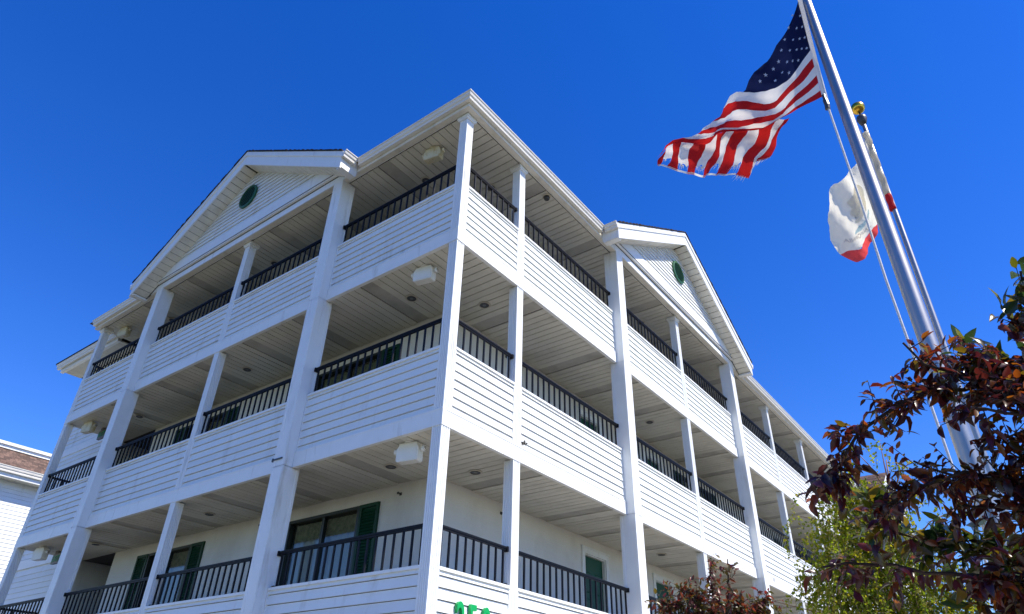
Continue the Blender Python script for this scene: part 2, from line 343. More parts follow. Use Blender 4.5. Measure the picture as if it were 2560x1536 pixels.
for wing, sup in SUP.items():
    f = FM[wing]
    for k, a, b in sup:
        if k == 'p': post(wing, a, b)
        elif k == 'K': column(wing, a, b)
    for li, L in enumerate(LV):
        # skirt boards between the big columns
        ks = [(a, b) for k, a, b in sup if k == 'K']; edges = [0]+[x for ab in ks for x in ab]+[sup[-1][2]]
        for a, b in zip(edges[0::2], edges[1::2]):
            if a == 0 and wing == 'R': a = .06
            cuts = [a]+[p1 for k, p0, p1 in sup if k == 'p' and a+.3 < p1 < b-.3]+[b]
            for c0, c1 in zip(cuts[:-1], cuts[1:]):
                j = random.uniform(-.0012, .0012)
                mb = MB(f); mb.box(c0+(.0015 if c0 > a else 0), c1-(.0015 if c1 < b else 0), -.06, j, L, L+BAND-.012); mb.box(c0, c1, -.06, .004, L+BAND-.012, L+BAND+.008)
                mb.build('skirt_board', M['trim'], H_)
        for (k0, a0, a1), (k1, b0, b1) in zip(sup[:-1], sup[1:]):
            panel_bay(wing, L, a1, b0, is_near(wing, b0) and not (wing == 'L' and li == 2 and False))
# corner posts
for i, L in enumerate([-.22]+LV):
    z0 = L+BAND; z1 = LV[i] if i < 3 else ROOF-.085
    pr = fluted(-.168, -.008, .008, .168, 4, .010)
    mb = MB(); mb.prism([(a, b, z0) for a, b in pr], [(a, b, z1) for a, b in pr])
    if i == 3: mb.box(-.193, .014, -.014, .193, ROOF-.085, ROOF-.05); mb.box(-.213, .024, -.024, .213, ROOF-.05, ROOF+.018)
    mb.build('post', M['trim'], H_)

# ceilings / floor slabs
FLAT = {'L': [(1.94, 2.22), (3.75, 4.03), (5.2, 5.48), (6.75, 7.03), (8.3, 8.58), (10.2, 10.48)],
        'R': [(2.05, 2.33), (4.12, 4.39), (5.45, 5.73), (7.0, 7.28), (8.55, 8.83), (10.15, 10.43), (11.7, 11.98), (13.3, 13.58), (14.9, 15.18), (16.5, 16.78), (18.1, 18.38), (19.7, 19.98), (21.4, 21.68), (23, 23.28), (25, 25.28), (27.8, 28.1), (30, 30.3)]}
nboards = 0
for zi, Z in enumerate(LV+[ROOF]):
    top = .18 if zi < 3 else .05
    for wing in 'LR':
        f = FM[wing]; send = LEND if wing == 'L' else YEND
        mb = MB(f)
        s_in = .06
        a = .062
        lo = [(a, -a, Z+.036), (send, -a, Z+.036), (send, -WD, Z+.036), (WD, -WD, Z+.036)]
        hi = [(x, y, Z+top) for x, y, z in lo]
        mb.prism(lo, hi)
        ce = mb.build('walkway_ceiling', M['groove'], H_, fix=True)
        s = .10; far = MB(f); fi = 0
        fl = FLAT[wing]
        while s < send-.02:
            wdt = .150; isf = False
            for (x0, x1) in fl:
                if x0-.08 <= s < x0+.07: wdt = x1-x0; isf = True
            e = min(s+wdt, send); g_ = .0075
            p0, p1 = s+g_, e-g_
            d0, d1 = min(WD, max(p0, .08)), min(WD, max(p1, .08))
            z = Z+.020+random.uniform(-.002, .002)+(.012 if isf else 0)
            o0 = -.064 if zi < 3 else -.02
            lo = [(p0, o0, z), (p1, o0, z), (p1, -d1, z), (p0, -d0, z)]; hi = [(x, y, Z+.037) for x, y, q in lo]
            near = (wing == 'L' and s < 9.3 and zi in (1, 2)) or (wing == 'R' and s < 7.9 and zi in (1, 2)) or (zi == 3 and s < 4.8)
            t_ = MB(f) if near else far
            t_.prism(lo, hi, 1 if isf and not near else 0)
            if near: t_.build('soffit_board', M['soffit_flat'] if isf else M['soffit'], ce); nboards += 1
            s = e
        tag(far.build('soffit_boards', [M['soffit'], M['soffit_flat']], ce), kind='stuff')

# recessed lights in the ceilings
for zi, Z in enumerate(LV[1:]+[ROOF]):
    for (x, y) in [(-1.69, .79), (-6.28, .79), (-10.5, .80), (-.82, 1.65), (-.82, 7.65), (-.83, 13.7), (-.83, 19.7), (-.83, 25.7)]:
        z = Z+.012
        mb = MB(); lathe(mb, (x, y, z), [(.105, .004), (.108, -.004), (.090, -.012), (.078, -.006), (.078, .012)], 24); ro = mb.build('recessed_light', M['lamp_ring'], H_, smooth=False)
        mb = MB(); lathe(mb, (x, y, z), [(.079, -.010), (.070, -.016), (.058, -.004), (.058, .0)], 24); mb.build('baffle', M['cap'], ro)
        mb = MB(); lathe(mb, (x, y, z), [(.057, -.006), (.03, -.010), (.001, -.011)], 20); mb.build('lens', M['lampglass'], ro, smooth=True)
# sprinkler heads on the walls
for Z in LV[1:]:
    for wing, ss in (('L', [2.13, 5.6, 9.0]), ('R', [3.1, 7.5, 11.5])):
        for s in ss:
            mb = MB(FM[wing]); mb.box(s-.022, s+.022, -1.46, -1.452, Z-.165, Z-.12); mb.box(s-.011, s+.011, -1.452, -1.40, Z-.153, Z-.13); mb.box(s-.02, s+.02, -1.40, -1.394, Z-.16, Z-.125)
            mb.build('sprinkler_head', M['cap'], H_)

# walls with openings
def wall(wing, s0, s1, z0, z1, ops, name='wall', mt=None, o_f=-WD, th=.18):
    f = FM[wing]; ss = sorted({s0, s1, *[v for o in ops for v in o[:2]]}); zs = sorted({z0, z1, *[v for o in ops for v in o[2:4]]})
    mb = MB(f)
    for i in range(len(ss)-1):
        run = None
        for j in range(len(zs)-1):
            cs, cz = (ss[i]+ss[i+1])/2, (zs[j]+zs[j+1])/2
            hole = any(o[0] < cs < o[1] and o[2] < cz < o[3] for o in ops)
            if not hole:
                if run is None: run = [zs[j], zs[j+1]]
                else: run[1] = zs[j+1]
            if hole or j == len(zs)-2:
                if run: mb.box(ss[i], ss[i+1], o_f-th, o_f, run[0], run[1])
                run = None
    return mb.build(name, mt or M['stucco'], H_)
SH = .43
def window(wing, s0, s1, z0, z1):
    f = FM[wing]; o = -WD
    mb = MB(f); e = .05
    mb.box(s0, s1, o-.09, o+.025, z1-e, z1); mb.box(s0, s1, o-.09, o+.025, z0, z0+e)
    mb.box(s0, s0+e, o-.09, o+.025, z0+e, z1-e); mb.box(s1-e, s1, o-.09, o+.025, z0+e, z1-e)
    wf = mb.build('window', M['winframe'], H_)
    mid = (s0+s1)/2
    mb = MB(f); mb.box(mid-.03, mid+.03, o-.075, o+.0, z0+e, z1-e); mb.build('mullion', M['winframe'], wf)
    for a, b, d in ((s0+e, mid-.03, .03), (mid+.03, s1-e, .05)):
        mb = MB(f); mb.add([(a, o-d, z0+e), (b, o-d, z0+e), (b, o-d, z1-e), (a, o-d, z1-e)], [(3, 2, 1, 0)]); mb.build('pane', M['glass'], wf)
    # pleated curtain and valance
    mb = MB(f); n = 60; vs = []; 
    for k in range(n+1):
        s = s0+.04+(s1-s0-.08)*k/n; d = .16+.025*math.sin(k*1.15)+.01*math.sin(k*2.7)
        vs += [(s, o-d, z0+.02), (s, o-d, z1-.05)]
    mb.add(vs, [(2*k, 2*k+2, 2*k+3, 2*k+1) for k in range(n)]); mb.build('curtain', M['curtain'], wf, smooth=True)
    mb = MB(f); vs = []
    for k in range(n+1):
        s = s0+.04+(s1-s0-.08)*k/n; d = .115+.012*math.sin(k*1.9)
        vs += [(s, o-d, z1-.34), (s, o-d, z1-.06)]
    mb.add(vs, [(2*k, 2*k+2, 2*k+3, 2*k+1) for k in range(n)]); mb.build('valance', M['valance'], wf, smooth=True)
    mb = MB(f); mb.add([(s0-.2, o-.19, z0-.1), (s1+.2, o-.19, z0-.1), (s1+.2, o-.19, z1+.1), (s0-.2, o-.19, z1+.1), (s0-.2, o-1.4, z0-.1), (s1+.2, o-1.4, z0-.1), (s1+.2, o-1.4, z1+.1), (s0-.2, o-1.4, z1+.1)],
                      [(4, 5, 6, 7), (0, 1, 5, 4), (3, 2, 6, 7), (0, 3, 7, 4), (1, 2, 6, 5)]); mb.build('room_interior', M['room'], wf)
    for a in (s0-SH-.01, s1+.01):
        mb = MB(f); b = a+SH; q = .055
        mb.box(a, a+q, o, o+.035, z0, z1); mb.box(b-q, b, o, o+.035, z0, z1)
        for z in (z0, (z0+z1)/2-.03, z1-q): mb.box(a+q, b-q, o, o+.035, z, z+q)
        mb.box(a+q, b-q, o+.0005, o+.0015, z0+.01, z1-.01)
        shu = mb.build('shutter', M['shutter'], H_)
        sl_ = MB(f); n = 46
        for k in range(n):
            z = z0+.08+(z1-z0-.16)*k/n; hh = (z1-z0-.16)/n
            if abs(z+hh/2-(z0+z1)/2) < .06: continue
            sl_.add([(a+q, o+.006, z+hh*.95), (b-q, o+.006, z+hh*.95), (b-q, o+.030, z), (a+q, o+.030, z), (a+q, o+.002, z+hh*.8), (b-q, o+.002, z+hh*.8), (b-q, o+.024, z-.006), (a+q, o+.024, z-.006)],
                    [(3, 2, 1, 0), (4, 5, 6, 7), (0, 1, 5, 4), (2, 3, 7, 6)])
        tag(sl_.build('slats', M['shutter'], shu), kind='stuff')
def door(wing, s0, s1, z0, z1, hinge=1):
    f = FM[wing]; o = -WD; e = .095
    mb = MB(f)
    mb.box(s0-e, s0, o, o+.028, z0, z1); mb.box(s1, s1+e, o, o+.028, z0, z1); mb.box(s0-e, s1+e, o, o+.030, z1, z1+e); mb.box(s0-e-.02, s1+e+.02, o, o+.045, z1+e, z1+e+.03)
    mb.box(s0, s0+.02, o-.1, o, z0, z1-.02); mb.box(s1-.02, s1, o-.1, o, z0, z1-.02); mb.box(s0, s1, o-.1, o, z1-.02, z1)
    fr_ = mb.build('door_frame', M['trim'], H_)
    mb = MB(f); mb.box(s0+.02, s1-.02, o-.10, o-.06, z0, z1-.02); dl = mb.build('door', M['door'], H_)
    wv = s1-s0-.04
    for c_ in range(2):
        for (za, zb) in ((.12, .75), (.85, 1.6), (1.7, 2.08)):
            a = s0+.02+.09+c_*(wv/2-.02); b = a+wv/2-.15
            mb = MB(f); lo = [(a, o-.06, z0+za), (b, o-.06, z0+za), (b, o-.06, z0+zb), (a, o-.06, z0+zb)]; i = .02
            hi = [(a+i, o-.048, z0+za+i), (b-i, o-.048, z0+za+i), (b-i, o-.048, z0+zb-i), (a+i, o-.048, z0+zb-i)]
            mb.prism(lo, hi); mb.build('panel', M['door'], dl)
    mb = MB(f); ks = s0+.10 if hinge > 0 else s1-.10
    lathe(mb, (ks, o-.06, z0+1.0), [(.012, 0), (.012, .03), (.028, .04), (.03, .055), (.018, .07)], 10, 'Y'); mb.build('knob', M['chrome'], dl)
opsL, opsR = [], []
WIN_L = [(3.00, 4.79), (7.80, 9.40)]
DOOR_R = [5.66, 8.55, 14.6, 17.4, 23.5, 26.4]; WIN_R = [(10.55, 12.35), (19.45, 21.25), (28.4, 30.2)]
for L in [LV[0]-2.8]+LV:
    zf = max(L+.18, .02)
    for a, b in WIN_L: opsL.append((a, b, zf+.10, L+2.63))
    for a in DOOR_R: opsR.append((a, a+.78, zf, L+2.55))
    for a, b in WIN_R: opsR.append((a, b, zf+.6, L+2.63))
wall('L', WD, 10.97, 0, ROOF+.03, opsL); wall('R', WD+.18, YEND-.2, 0, ROOF+.03, opsR)
for L in LV:
    zf = L+.18
    for a, b in WIN_L: window('L', a, b, zf+.10, L+2.63)
    for i, a in enumerate(DOOR_R): door('R', a, a+.78, zf, L+2.55, 1 if i % 2 else -1)
    for a, b in WIN_R: window('R', a, b, zf+.6, L+2.63)
    for a in DOOR_R[:2]:
        mb = MB(RW); mb.box(a-.27, a-.17, -WD, -WD+.012, L+2.0, L+2.16); mb.build('room_plate', M['plastic'], H_)
# room fill behind the ground-floor openings and doors, back walls and breezeway
mb = MB(); mb.box(-10.79, -1.86, 3.0, 3.1, 0, ROOF); mb.box(-3.1, -3.0, 3.1, YEND-.2, 0, ROOF); mb.build('inner_wall', M['room'], H_)
mb = MB(); mb.box(-12.5, -.2, YEND-.2, YEND, 0, ROOF); mb.box(-12.6, -12.42, 9, YEND-.2, 0, ROOF); mb.build('rear_wall', M['stucco'], H_)
mb = MB(); mb.box(-10.97, -10.79, 1.64, 9, 0, ROOF); mb.box(-12.42, -10.97, 8.8, 9.0, 0, ROOF); mb.build('breezeway_wall', M['room'], H_)  # dark base colour puts the deep corridor's shade into the walls
for Z in LV+[ROOF]:
    mb = MB(); mb.box(-12.575, -10.975, 1.465, 8.8, Z+.03, Z+.18); mb.build('breezeway_ceiling', M['soffit'] if Z == ROOF else M['room'], H_)  # below roof level the corridor's shade is put into the ceiling colour
# walkway end railing on the open end
for L in LV:
    zt = L+CAP; rz = L+RAIL
    mb = MB(); mb.box(-12.50, -12.44, .17, 1.40, rz-.04, rz); mb.box(-12.52, -12.42, .17, 1.40, L+BAND, zt)
    er = mb.build('end_railing', [M['rail'], M['trim']], H_)
    me = er.data
    for p in me.polygons:
        if p.index >= 6: p.material_index = 1
    for k in range(8): bal_obj(er, (-12.47, .27+k*.15, zt))

# ------------------------------------------------------------------ eaves: frieze beam, fascia, gutter
GAB = {'L': [6.33], 'R': [7.92, 30.2]}; GH = 3.86
def extrude_profile(mb, prof, s0, s1, m0=0, m1=0, mi=0):
    lo = [(s0-m0*o, o, z) for o, z in prof]; hi = [(s1+m1*o, o, z) for o, z in prof]
    n = len(prof); mb.add(lo+hi, [tuple(range(n)), tuple(range(n, 2*n))[::-1]]+[(i, n+i, n+(i+1) % n, (i+1) % n) for i in range(n)], mi)
GUT = [(.132, 10.825), (.200, 10.822), (.206, 10.850), (.204, 10.868), (.226, 10.888), (.234, 10.915), (.236, 10.938), (.252, 10.946), (.254, 10.962), (.232, 10.966), (.226, 10.946), (.140, 10.946), (.132, 10.955)]
for wing in 'LR':
    f = FM[wing]; send = (LEND+.12 if wing == 'L' else YEND)
    mb = MB(f); extrude_profile(mb, [(.035, ROOF), (.128, ROOF), (.128, ROOF+.235), (.035, ROOF+.235)], 0, send, 1, 0)
    mb.build('fascia', M['cream'], H_, fix=True)
    mb = MB(f); extrude_profile(mb, [(-.02, ROOF+.052), (.036, ROOF+.052), (.036, ROOF+.24), (-.02, ROOF+.24)], 0, send, 1, 0); mb.build('beam', M['trim'], H_, fix=True)
    runs = []; a = 0
    for c_ in GAB[wing]: runs.append((a, c_-GH+.02)); a = c_+GH-.02
    runs.append((a, send))
    for i, (a, b) in enumerate(runs):
        mb = MB(f); extrude_profile(mb, GUT, a, b, 1 if i == 0 else 0, 0); gu = mb.build('gutter', M['gutter'], H_, fix=True)

# gables
SL = .583
def gable(wing, c_, idx):
    f = FM[wing]; A_b, A_t, of = 12.77, 13.16, .18
    # frieze
    zf0, zf1 = 10.925, 11.24
    def hw(z): return max(0.0, (A_b+.02-z)/SL)
    mb = MB(f); mb.prism([(c_-3.42, .12, zf0), (c_+3.42, .12, zf0), (c_+3.42, .205, zf0), (c_-3.42, .205, zf0)], [(c_-hw(zf1)-.06, .12, zf1), (c_+hw(zf1)+.06, .12, zf1), (c_+hw(zf1)+.06, .205, zf1), (c_-hw(zf1)-.06, .205, zf1)])
    gf = mb.build('gable_frieze', M['trim'], H_, fix=True)
    mb = MB(f); mb.prism([(c_-hw(10.9), -.05, 10.9), (c_+hw(10.9), -.05, 10.9), (c_+hw(10.9), .155, 10.9), (c_-hw(10.9), .155, 10.9)], [(c_-.01, -.05, A_b+.02), (c_+.01, -.05, A_b+.02), (c_+.01, .155, A_b+.02), (c_-.01, .155, A_b+.02)])
    gw = mb.build('gable_wall', M['sheath'], H_, fix=True)
    mb = MB(f); mb.box(c_-3.5, c_+3.5, .128, .150, ROOF, ROOF+.17); mb.build('gable_beam', M['trim'], H_)
    z = zf1; h = .117; st = MB(f)
    while z < A_b-.02:
        z2 = min(z+h, A_b+.015); t_ = MB(f) if idx < 2 else st
        zl = z+(.010 if z > zf1+.01 else 0)
        t_.prism([(c_-hw(zl), .156, zl), (c_+hw(zl), .156, zl), (c_+hw(zl), .194, zl), (c_-hw(zl), .194, zl)], [(c_-hw(z2), .156, z2), (c_+hw(z2), .156, z2), (c_+hw(z2), .172, z2), (c_-hw(z2), .172, z2)])
        if idx < 2: t_.build('siding_board', M['white'], gw, fix=True)
        z = z2
    if idx >= 2: tag(st.build('siding_boards', M['white'], gw, fix=True), kind='stuff')
    # round louvre vent
    vz = 12.03; vr = .31
    n = 40; mb = MB(f); vs = []; fs = []
    for k in range(n):
        a = 2*math.pi*k/n
        for r_, o in ((vr, .19), (vr, .225), (vr-.05, .235), (vr-.055, .20)): vs.append((c_+r_*math.cos(a), o, vz+r_*math.sin(a)))
    for k in range(n):
        for j in range(4): fs.append((k*4+j, k*4+(j+1) % 4, ((k+1) % n)*4+(j+1) % 4, ((k+1) % n)*4+j))
    mb.add(vs, fs); vt = mb.build('vent', M['vent'], H_, fix=True)
    mb = MB(f); mb.add([(c_+(vr-.04)*math.cos(2*math.pi*k/n), .196, vz+(vr-.04)*math.sin(2*math.pi*k/n)) for k in range(n)], [tuple(range(n))]); mb.build('vent_back', M['black'], vt)
    for k in range(9):
        z = vz-vr+.085+k*.055; q = math.sqrt(max(0, (vr-.05)**2-(z-vz)**2))
        mb = MB(f); mb.prism([(c_-q, .200, z+.03), (c_+q, .200, z+.03), (c_+q, .226, z-.004), (c_-q, .226, z-.004)], [(c_-q, .200, z+.042), (c_+q, .200, z+.042), (c_+q, .228, z+.006), (c_-q, .228, z+.006)])
        mb.build('slat', M['vent'], vt, fix=True)
    # rake overhang
    for sg in (-1, 1):
        S = lambda d: c_+sg*d
        zb = lambda d: A_b-SL*d; ztp = lambda d: A_t-SL*d
        d1 = 3.74
        mb = MB(f)
        mb.prism([(S(0), .482, zb(0)), (S(d1), .482, zb(d1)), (S(d1), .510, zb(d1)), (S(0), .510, zb(0))], [(S(0), .482, ztp(0)-.03), (S(d1), .482, ztp(d1)-.03), (S(d1), .510, ztp(d1)-.03), (S(0), .510, ztp(0)-.03)])
        rb = mb.build('rake_board', M['trim'], H_, fix=True)
        mb = MB(f); d2 = d1+.04
        mb.prism([(S(0), .510, ztp(0)-.135), (S(d2), .510, ztp(d2)-.135), (S(d2), .533, ztp(d2)-.125), (S(0), .533, ztp(0)-.125)], [(S(0), .510, ztp(0)-.005), (S(d2), .510, ztp(d2)-.005), (S(d2), .533, ztp(d2)-.005), (S(0), .533, ztp(0)-.005)])
        mb.build('rake_moulding', M['trim'], rb, fix=True)
        # soffit boards under the overhang, square to the rake
        d = .02; kb = 0
        mbk = MB(f); mbk.prism([(S(0), .15, zb(0)+.03), (S(d1), .15, zb(d1)+.03), (S(d1), .482, zb(d1)+.03), (S(0), .482, zb(0)+.03)], [(S(0), .15, zb(0)+.06), (S(d1), .15, zb(d1)+.06), (S(d1), .482, zb(d1)+.06), (S(0), .482, zb(0)+.06)])
        rs = mbk.build('rake_soffit', M['groove'], H_, fix=True)
        st = MB(f)
        while d < d1-.05:
            e = min(d+.150, d1); t_ = MB(f) if idx < 2 else st; q = .008
            t_.prism([(S(d+q), .172, zb(d+q)+.018), (S(e-q), .172, zb(e-q)+.018), (S(e-q), .481, zb(e-q)+.018), (S(d+q), .481, zb(d+q)+.018)], [(S(d+q), .172, zb(d+q)+.034), (S(e-q), .172, zb(e-q)+.034), (S(e-q), .481, zb(e-q)+.034), (S(d+q), .481, zb(d+q)+.034)])
            if idx < 2: t_.build('soffit_board', M['soffit2'], rs, fix=True)
            d = e
        if idx >= 2: tag(st.build('soffit_boards', M['gutter'], rs, fix=True), kind='stuff')
        # roof slope with ragged shingle edge
        mb = MB(f); n = 46; d3 = 3.75
        for k in range(n):
            da, db = d3*k/n, d3*(k+1)/n; j = random.uniform(0, .012); oe = .545+random.uniform(0, .012)
            lo = [(S(da), -5.0, ztp(da)), (S(db), -5.0, ztp(db)-.0), (S(db), oe, ztp(db)), (S(da), oe, ztp(da))]
            hi = [(x, y, z_+.020+j+(.012 if (k % 2) else 0)) for x, y, z_ in lo]
            mb.prism(lo, hi)
        mb.build('gable_roof', [M['shingle'] if idx == 2 else M['shingle_dk']], H_, fix=True, uv=lambda co, nr: ((co.x if wing == 'R' else co.y)*1.0, (co.y if wing == 'R' else co.x)*1.157))
        # eave return: soffit box, fascia and short gutter running back to the wall
        mb = MB(f); mb.box(min(S(3.60), S(3.742)), max(S(3.60), S(3.742)), .152, .4815, zb(d1)+.03, zb(d1)+.06)
        mb.box(min(S(3.715), S(3.742)), max(S(3.715), S(3.742)), .131, .4815, zb(d1)+.061, ztp(d1)-.02)
        er = mb.build('eave_return', M['trim'], H_)
        mb = MB(f); pr = [(o-.132, z) for o, z in GUT]
        lo = [(S(d1+.004+o), .24, z) for o, z in pr]; hi = [(S(d1+.004+o), .528, z) for o, z in pr]; n = len(pr)
        mb.add(lo+hi, [tuple(range(n)), tuple(range(n, 2*n))[::-1]]+[(i, n+i, n+(i+1) % n, (i+1) % n) for i in range(n)])
        mb.build('return_gutter', M['gutter'], er, fix=True)
for wing in 'LR':
    for c_ in GAB[wing]: gable(wing, c_, 0 if wing == 'L' else (1 if c_ < 20 else 2))
# main hip roof
mb = MB(); x0, x1, y0, y1, z0 = -12.9, .22, -.22, YEND+.3, 10.96; xr = (x0+x1)/2; hr = z0+(x1-xr)*.34; hy = (x1-xr)
mb.add([(x0, y0, z0), (x1, y0, z0), (x1, y1, z0), (x0, y1, z0), (xr, y0+hy, hr), (xr, y1-hy, hr)], [(0, 1, 4), (1, 2, 5, 4), (2, 3, 5), (3, 0, 4, 5), (0, 3, 2, 1)])
mb.build('main_roof', M['shingle'], H_, uv=lambda co, nr: (co.y, co.x))

# ------------------------------------------------------------------ stair tower beside the open walkway end
tw = MB(); tw.box(-15.5, -12.58, 1.09, 9.0, 0, ROOF); two = tw.build('tower_wall', M['trim'], H_)
z = .1
while z < ROOF-.05:
    for L in LV:
        if L-.12 < z < L+.10: z = L+.22
    mb = MB(); z2 = z+.127
    mb.prism([(-15.5, 1.058, z), (-12.58, 1.058, z), (-12.58, 1.09, z), (-15.5, 1.09, z)], [(-15.5, 1.074, z2), (-12.58, 1.074, z2), (-12.58, 1.09, z2), (-15.5, 1.09, z2)])
    mb.build('siding_board', M['white'], two, fix=True); z = z2
for L in LV:
    mb = MB(); mb.box(-15.51, -12.57, 1.05, 1.0895, L-.02, L+.205); mb.build('belt_board', M['trim'], two)
# its eave
mb = MB(LW); extrude_profile(mb, [(-.50, 10.72), (-.59, 10.72), (-.59, 10.95), (-.50, 10.95)], 12.675, 16.05); mb.build('tower_fascia', M['trim'], H_, fix=True)
mb = MB(LW); extrude_profile(mb, [(o-.62, z-.01) for o, z in GUT], 12.675, 16.15); mb.build('tower_gutter', M['gutter'], H_, fix=True)
mb = MB(); mb.box(-16.0, -12.675, .59, 3.0, 10.765, 10.9); tso = mb.build('tower_soffit', M['groove'], H_)
s = -15.98
while s < -12.80:
    mb = MB(); mb.box(s+.006, s+.144, .592, 1.05, 10.74, 10.764); mb.build('soffit_board', M['soffit'], tso); s += .15
mb = MB(); mb.add([(-16.2, .36, 10.95), (-12.675, .36, 10.95), (-12.675, 6, 12.4), (-16.2, 6, 12.4), (-16.2, .36, 11.0), (-12.675, .36, 11.0), (-12.675, 6, 12.45), (-16.2, 6, 12.45)], [(3, 2, 1, 0), (4, 5, 6, 7), (0, 1, 5, 4), (1, 2, 6, 5), (2, 3, 7, 6), (3, 0, 4, 7)])
mb.build('tower_roof', M['shingle_dk'], H_)

# ------------------------------------------------------------------ neighbouring wing at far left
nb = empty('neighbouring_building', (-28, 6, 0)); tag(nb, 'sunlit white clapboard wing with brown shingle mansard and white gutter', 'building')
XB = -27.6; k_ = (5.498-XB)/(5.498+24)
zz = lambda z: 1.9+(z-1.9)*k_
ZG, ZT = zz(9.90), zz(10.77)
mb = MB(); mb.box(XB-9, XB-.02, -3, 24, 0, zz(9.45)+.1); nw = mb.build('wall', M['trim'], nb)
z = .2; st = MB()
while z < zz(9.47):
    z2 = min(z+.155, zz(9.47)); far = z < 5.0; t_ = st if far else MB()
    t_.prism([(XB-.02, -3, z), (XB-.02, 24, z), (XB+.014, 24, z), (XB+.014, -3, z)], [(XB-.02, -3, z2), (XB-.02, 24, z2), (XB-.004, 24, z2), (XB-.004, -3, z2)])
    if not far: t_.build('siding_board', M['white'], nw, fix=True)
    z = z2
tag(st.build('siding_boards', M['white'], nw, fix=True), kind='stuff')
mb = MB(); mb.box(XB-.02, XB+.58, -3.2, 24, zz(9.5), zz(9.5)+.03); mb.build('soffit', M['soffit'], nb)
for k in range(60):
    mb = MB() if k == 0 else mb
    mb.box(XB+.02, XB+.57, -.5+k*.15+.004, -.5+k*.15+.146, zz(9.5)-.016, zz(9.5)-.002)
tag(mb.build('soffit_boards', M['soffit'], nb), kind='stuff')
mb = MB(); mb.box(XB+.56, XB+.60, -3.2, 24, zz(9.5)-.03, ZG-.02); mb.build('fascia', M['trim'], nb)
mb = MB(RW); extrude_profile(mb, [(o*1.35+XB+.43, (z-10.82)*1.7+zz(9.62)) for o, z in GUT], -3.2, 24); mb.build('gutter', M['gutter'], nb, fix=True)
mb = MB(); mb.add([(XB+.62, -3.2, ZG-.02), (XB+.62, 24, ZG-.02), (XB-.25, 24, ZT-.14), (XB-.25, -3.2, ZT-.14)], [(0, 1, 2, 3)])
mb.build('mansard_roof', M['shingle'], nb, uv=lambda co, nr: (co.y, (co.z)*1.6))
mb = MB(); mb.box(XB-9, XB-.17, -3.3, 24, ZT-.16, ZT-.02); mb.box(XB-9, XB-.10, -3.3, 24, ZT-.02, ZT+.10); mb.build('parapet_trim', M['trim'], nb)
mb = MB(); mb.box(XB+.0, XB+.05, 1.2, 2.62, zz(8.5), zz(9.28)); nwf = mb.build('window', M['shutter'], nb)

# ------------------------------------------------------------------ things on the building
def em_light(x, y, Z, rz, label, pm='plastic', grp='emergency lights on the walkway ceilings'):
    t = empty('emergency_light', (x, y, Z)); tag(t, label, 'light', grp)
    rot = Matrix.Translation((x, y, Z)) @ Matrix.Rotation(R(rz), 4, 'Z')
    def put(name, mb, m_, sm=False):
        o = mb.build(name, m_, None, smooth=sm); o.data.transform(rot); o.parent = t; o.matrix_parent_inverse = Matrix.Translation((-x, -y, -Z)); return o
    mb = MB(); lathe(mb, (0, 0, -.03), [(.06, .048), (.085, .03), (.085, .012), (.04, 0)], 20); put('ceiling_plate', mb, M[pm])
    # body: bevelled box with rounded shoulders
    mb = MB(); hw, hd, h0, h1 = .165, .065, -.275, -.03; b = .018
    pr = [(-hw, h0+b), (-hw+b, h0), (hw-b, h0), (hw, h0+b), (hw, h1-.07), (hw-.03, h1-.03), (hw-.03, h1), (-hw+.03, h1), (-hw+.03, h1-.03), (-hw, h1-.07)]
    mb.prism([(a, -hd, z_) for a, z_ in pr], [(a, hd, z_) for a, z_ in pr])
    o = mb.build('body', M[pm], None, fix=True); o.data.transform(rot); o.parent = t; o.matrix_parent_inverse = Matrix.Translation((-x, -y, -Z))
    mb = MB(); mb.box(-hw+.02, hw-.02, -hd-.006, -hd-.0005, h0+.02, h1-.085); put('front_cover', mb, M[pm])
    for sg in (-1, 1):
        mb = MB(); lathe(mb, (sg*(hw+.002), 0, -.115), [(.018, 0), (.018, sg*.015), (.036, sg*.022), (.044, sg*.055), (.038, sg*.062)], 18, 'X'); hd_ = put('lamp_head', mb, M[pm])
        mb = MB(); lathe(mb, (sg*(hw+.002), 0, -.115), [(.034, sg*.0625), (.02, sg*.066), (.001, sg*.067)], 16, 'X'); o = mb.build('lamp_lens', M['chrome'], None, smooth=True); o.data.transform(rot); o.parent = hd_
    return t
em_light(-.80, .28, LV[1]+.02, 12, 'white twin-head emergency light under the lowest visible ceiling beside the building corner post')
em_light(-.90, .28, LV[2]+.02, 12, 'white twin-head emergency light under the middle balcony ceiling beside the building corner post')
em_light(-1.02, .28, ROOF+.02, 12, 'grimy twin-head emergency light under the roof soffit beside the building corner post', 'plastic_old')
em_light(-11.85, .32, LV[1]+.02, 12, 'white emergency light on the lowest visible walkway ceiling at the stair tower end')
em_light(-11.85, .32, LV[2]+.02, 12, 'yellowed emergency light beside exit sign at middle walkway stair tower end', 'plastic_old')
em_light(-11.90, .32, ROOF+.02, 12, 'yellowed emergency light under the roof soffit at the stair tower end', 'plastic_old')
def text_mesh(s, size, ext, bev=0.0, fat=.03):
    cu = bpy.data.curves.new('txt', 'FONT'); cu.body = s; cu.size = size; cu.extrude = ext; cu.bevel_depth = bev; cu.offset = size*fat
    o = bpy.data.objects.new('txt', cu); COL.objects.link(o)
    dg = bpy.context.evaluated_depsgraph_get(); me = bpy.data.meshes.new_from_object(o.evaluated_get(dg)); bpy.data.objects.remove(o); return me
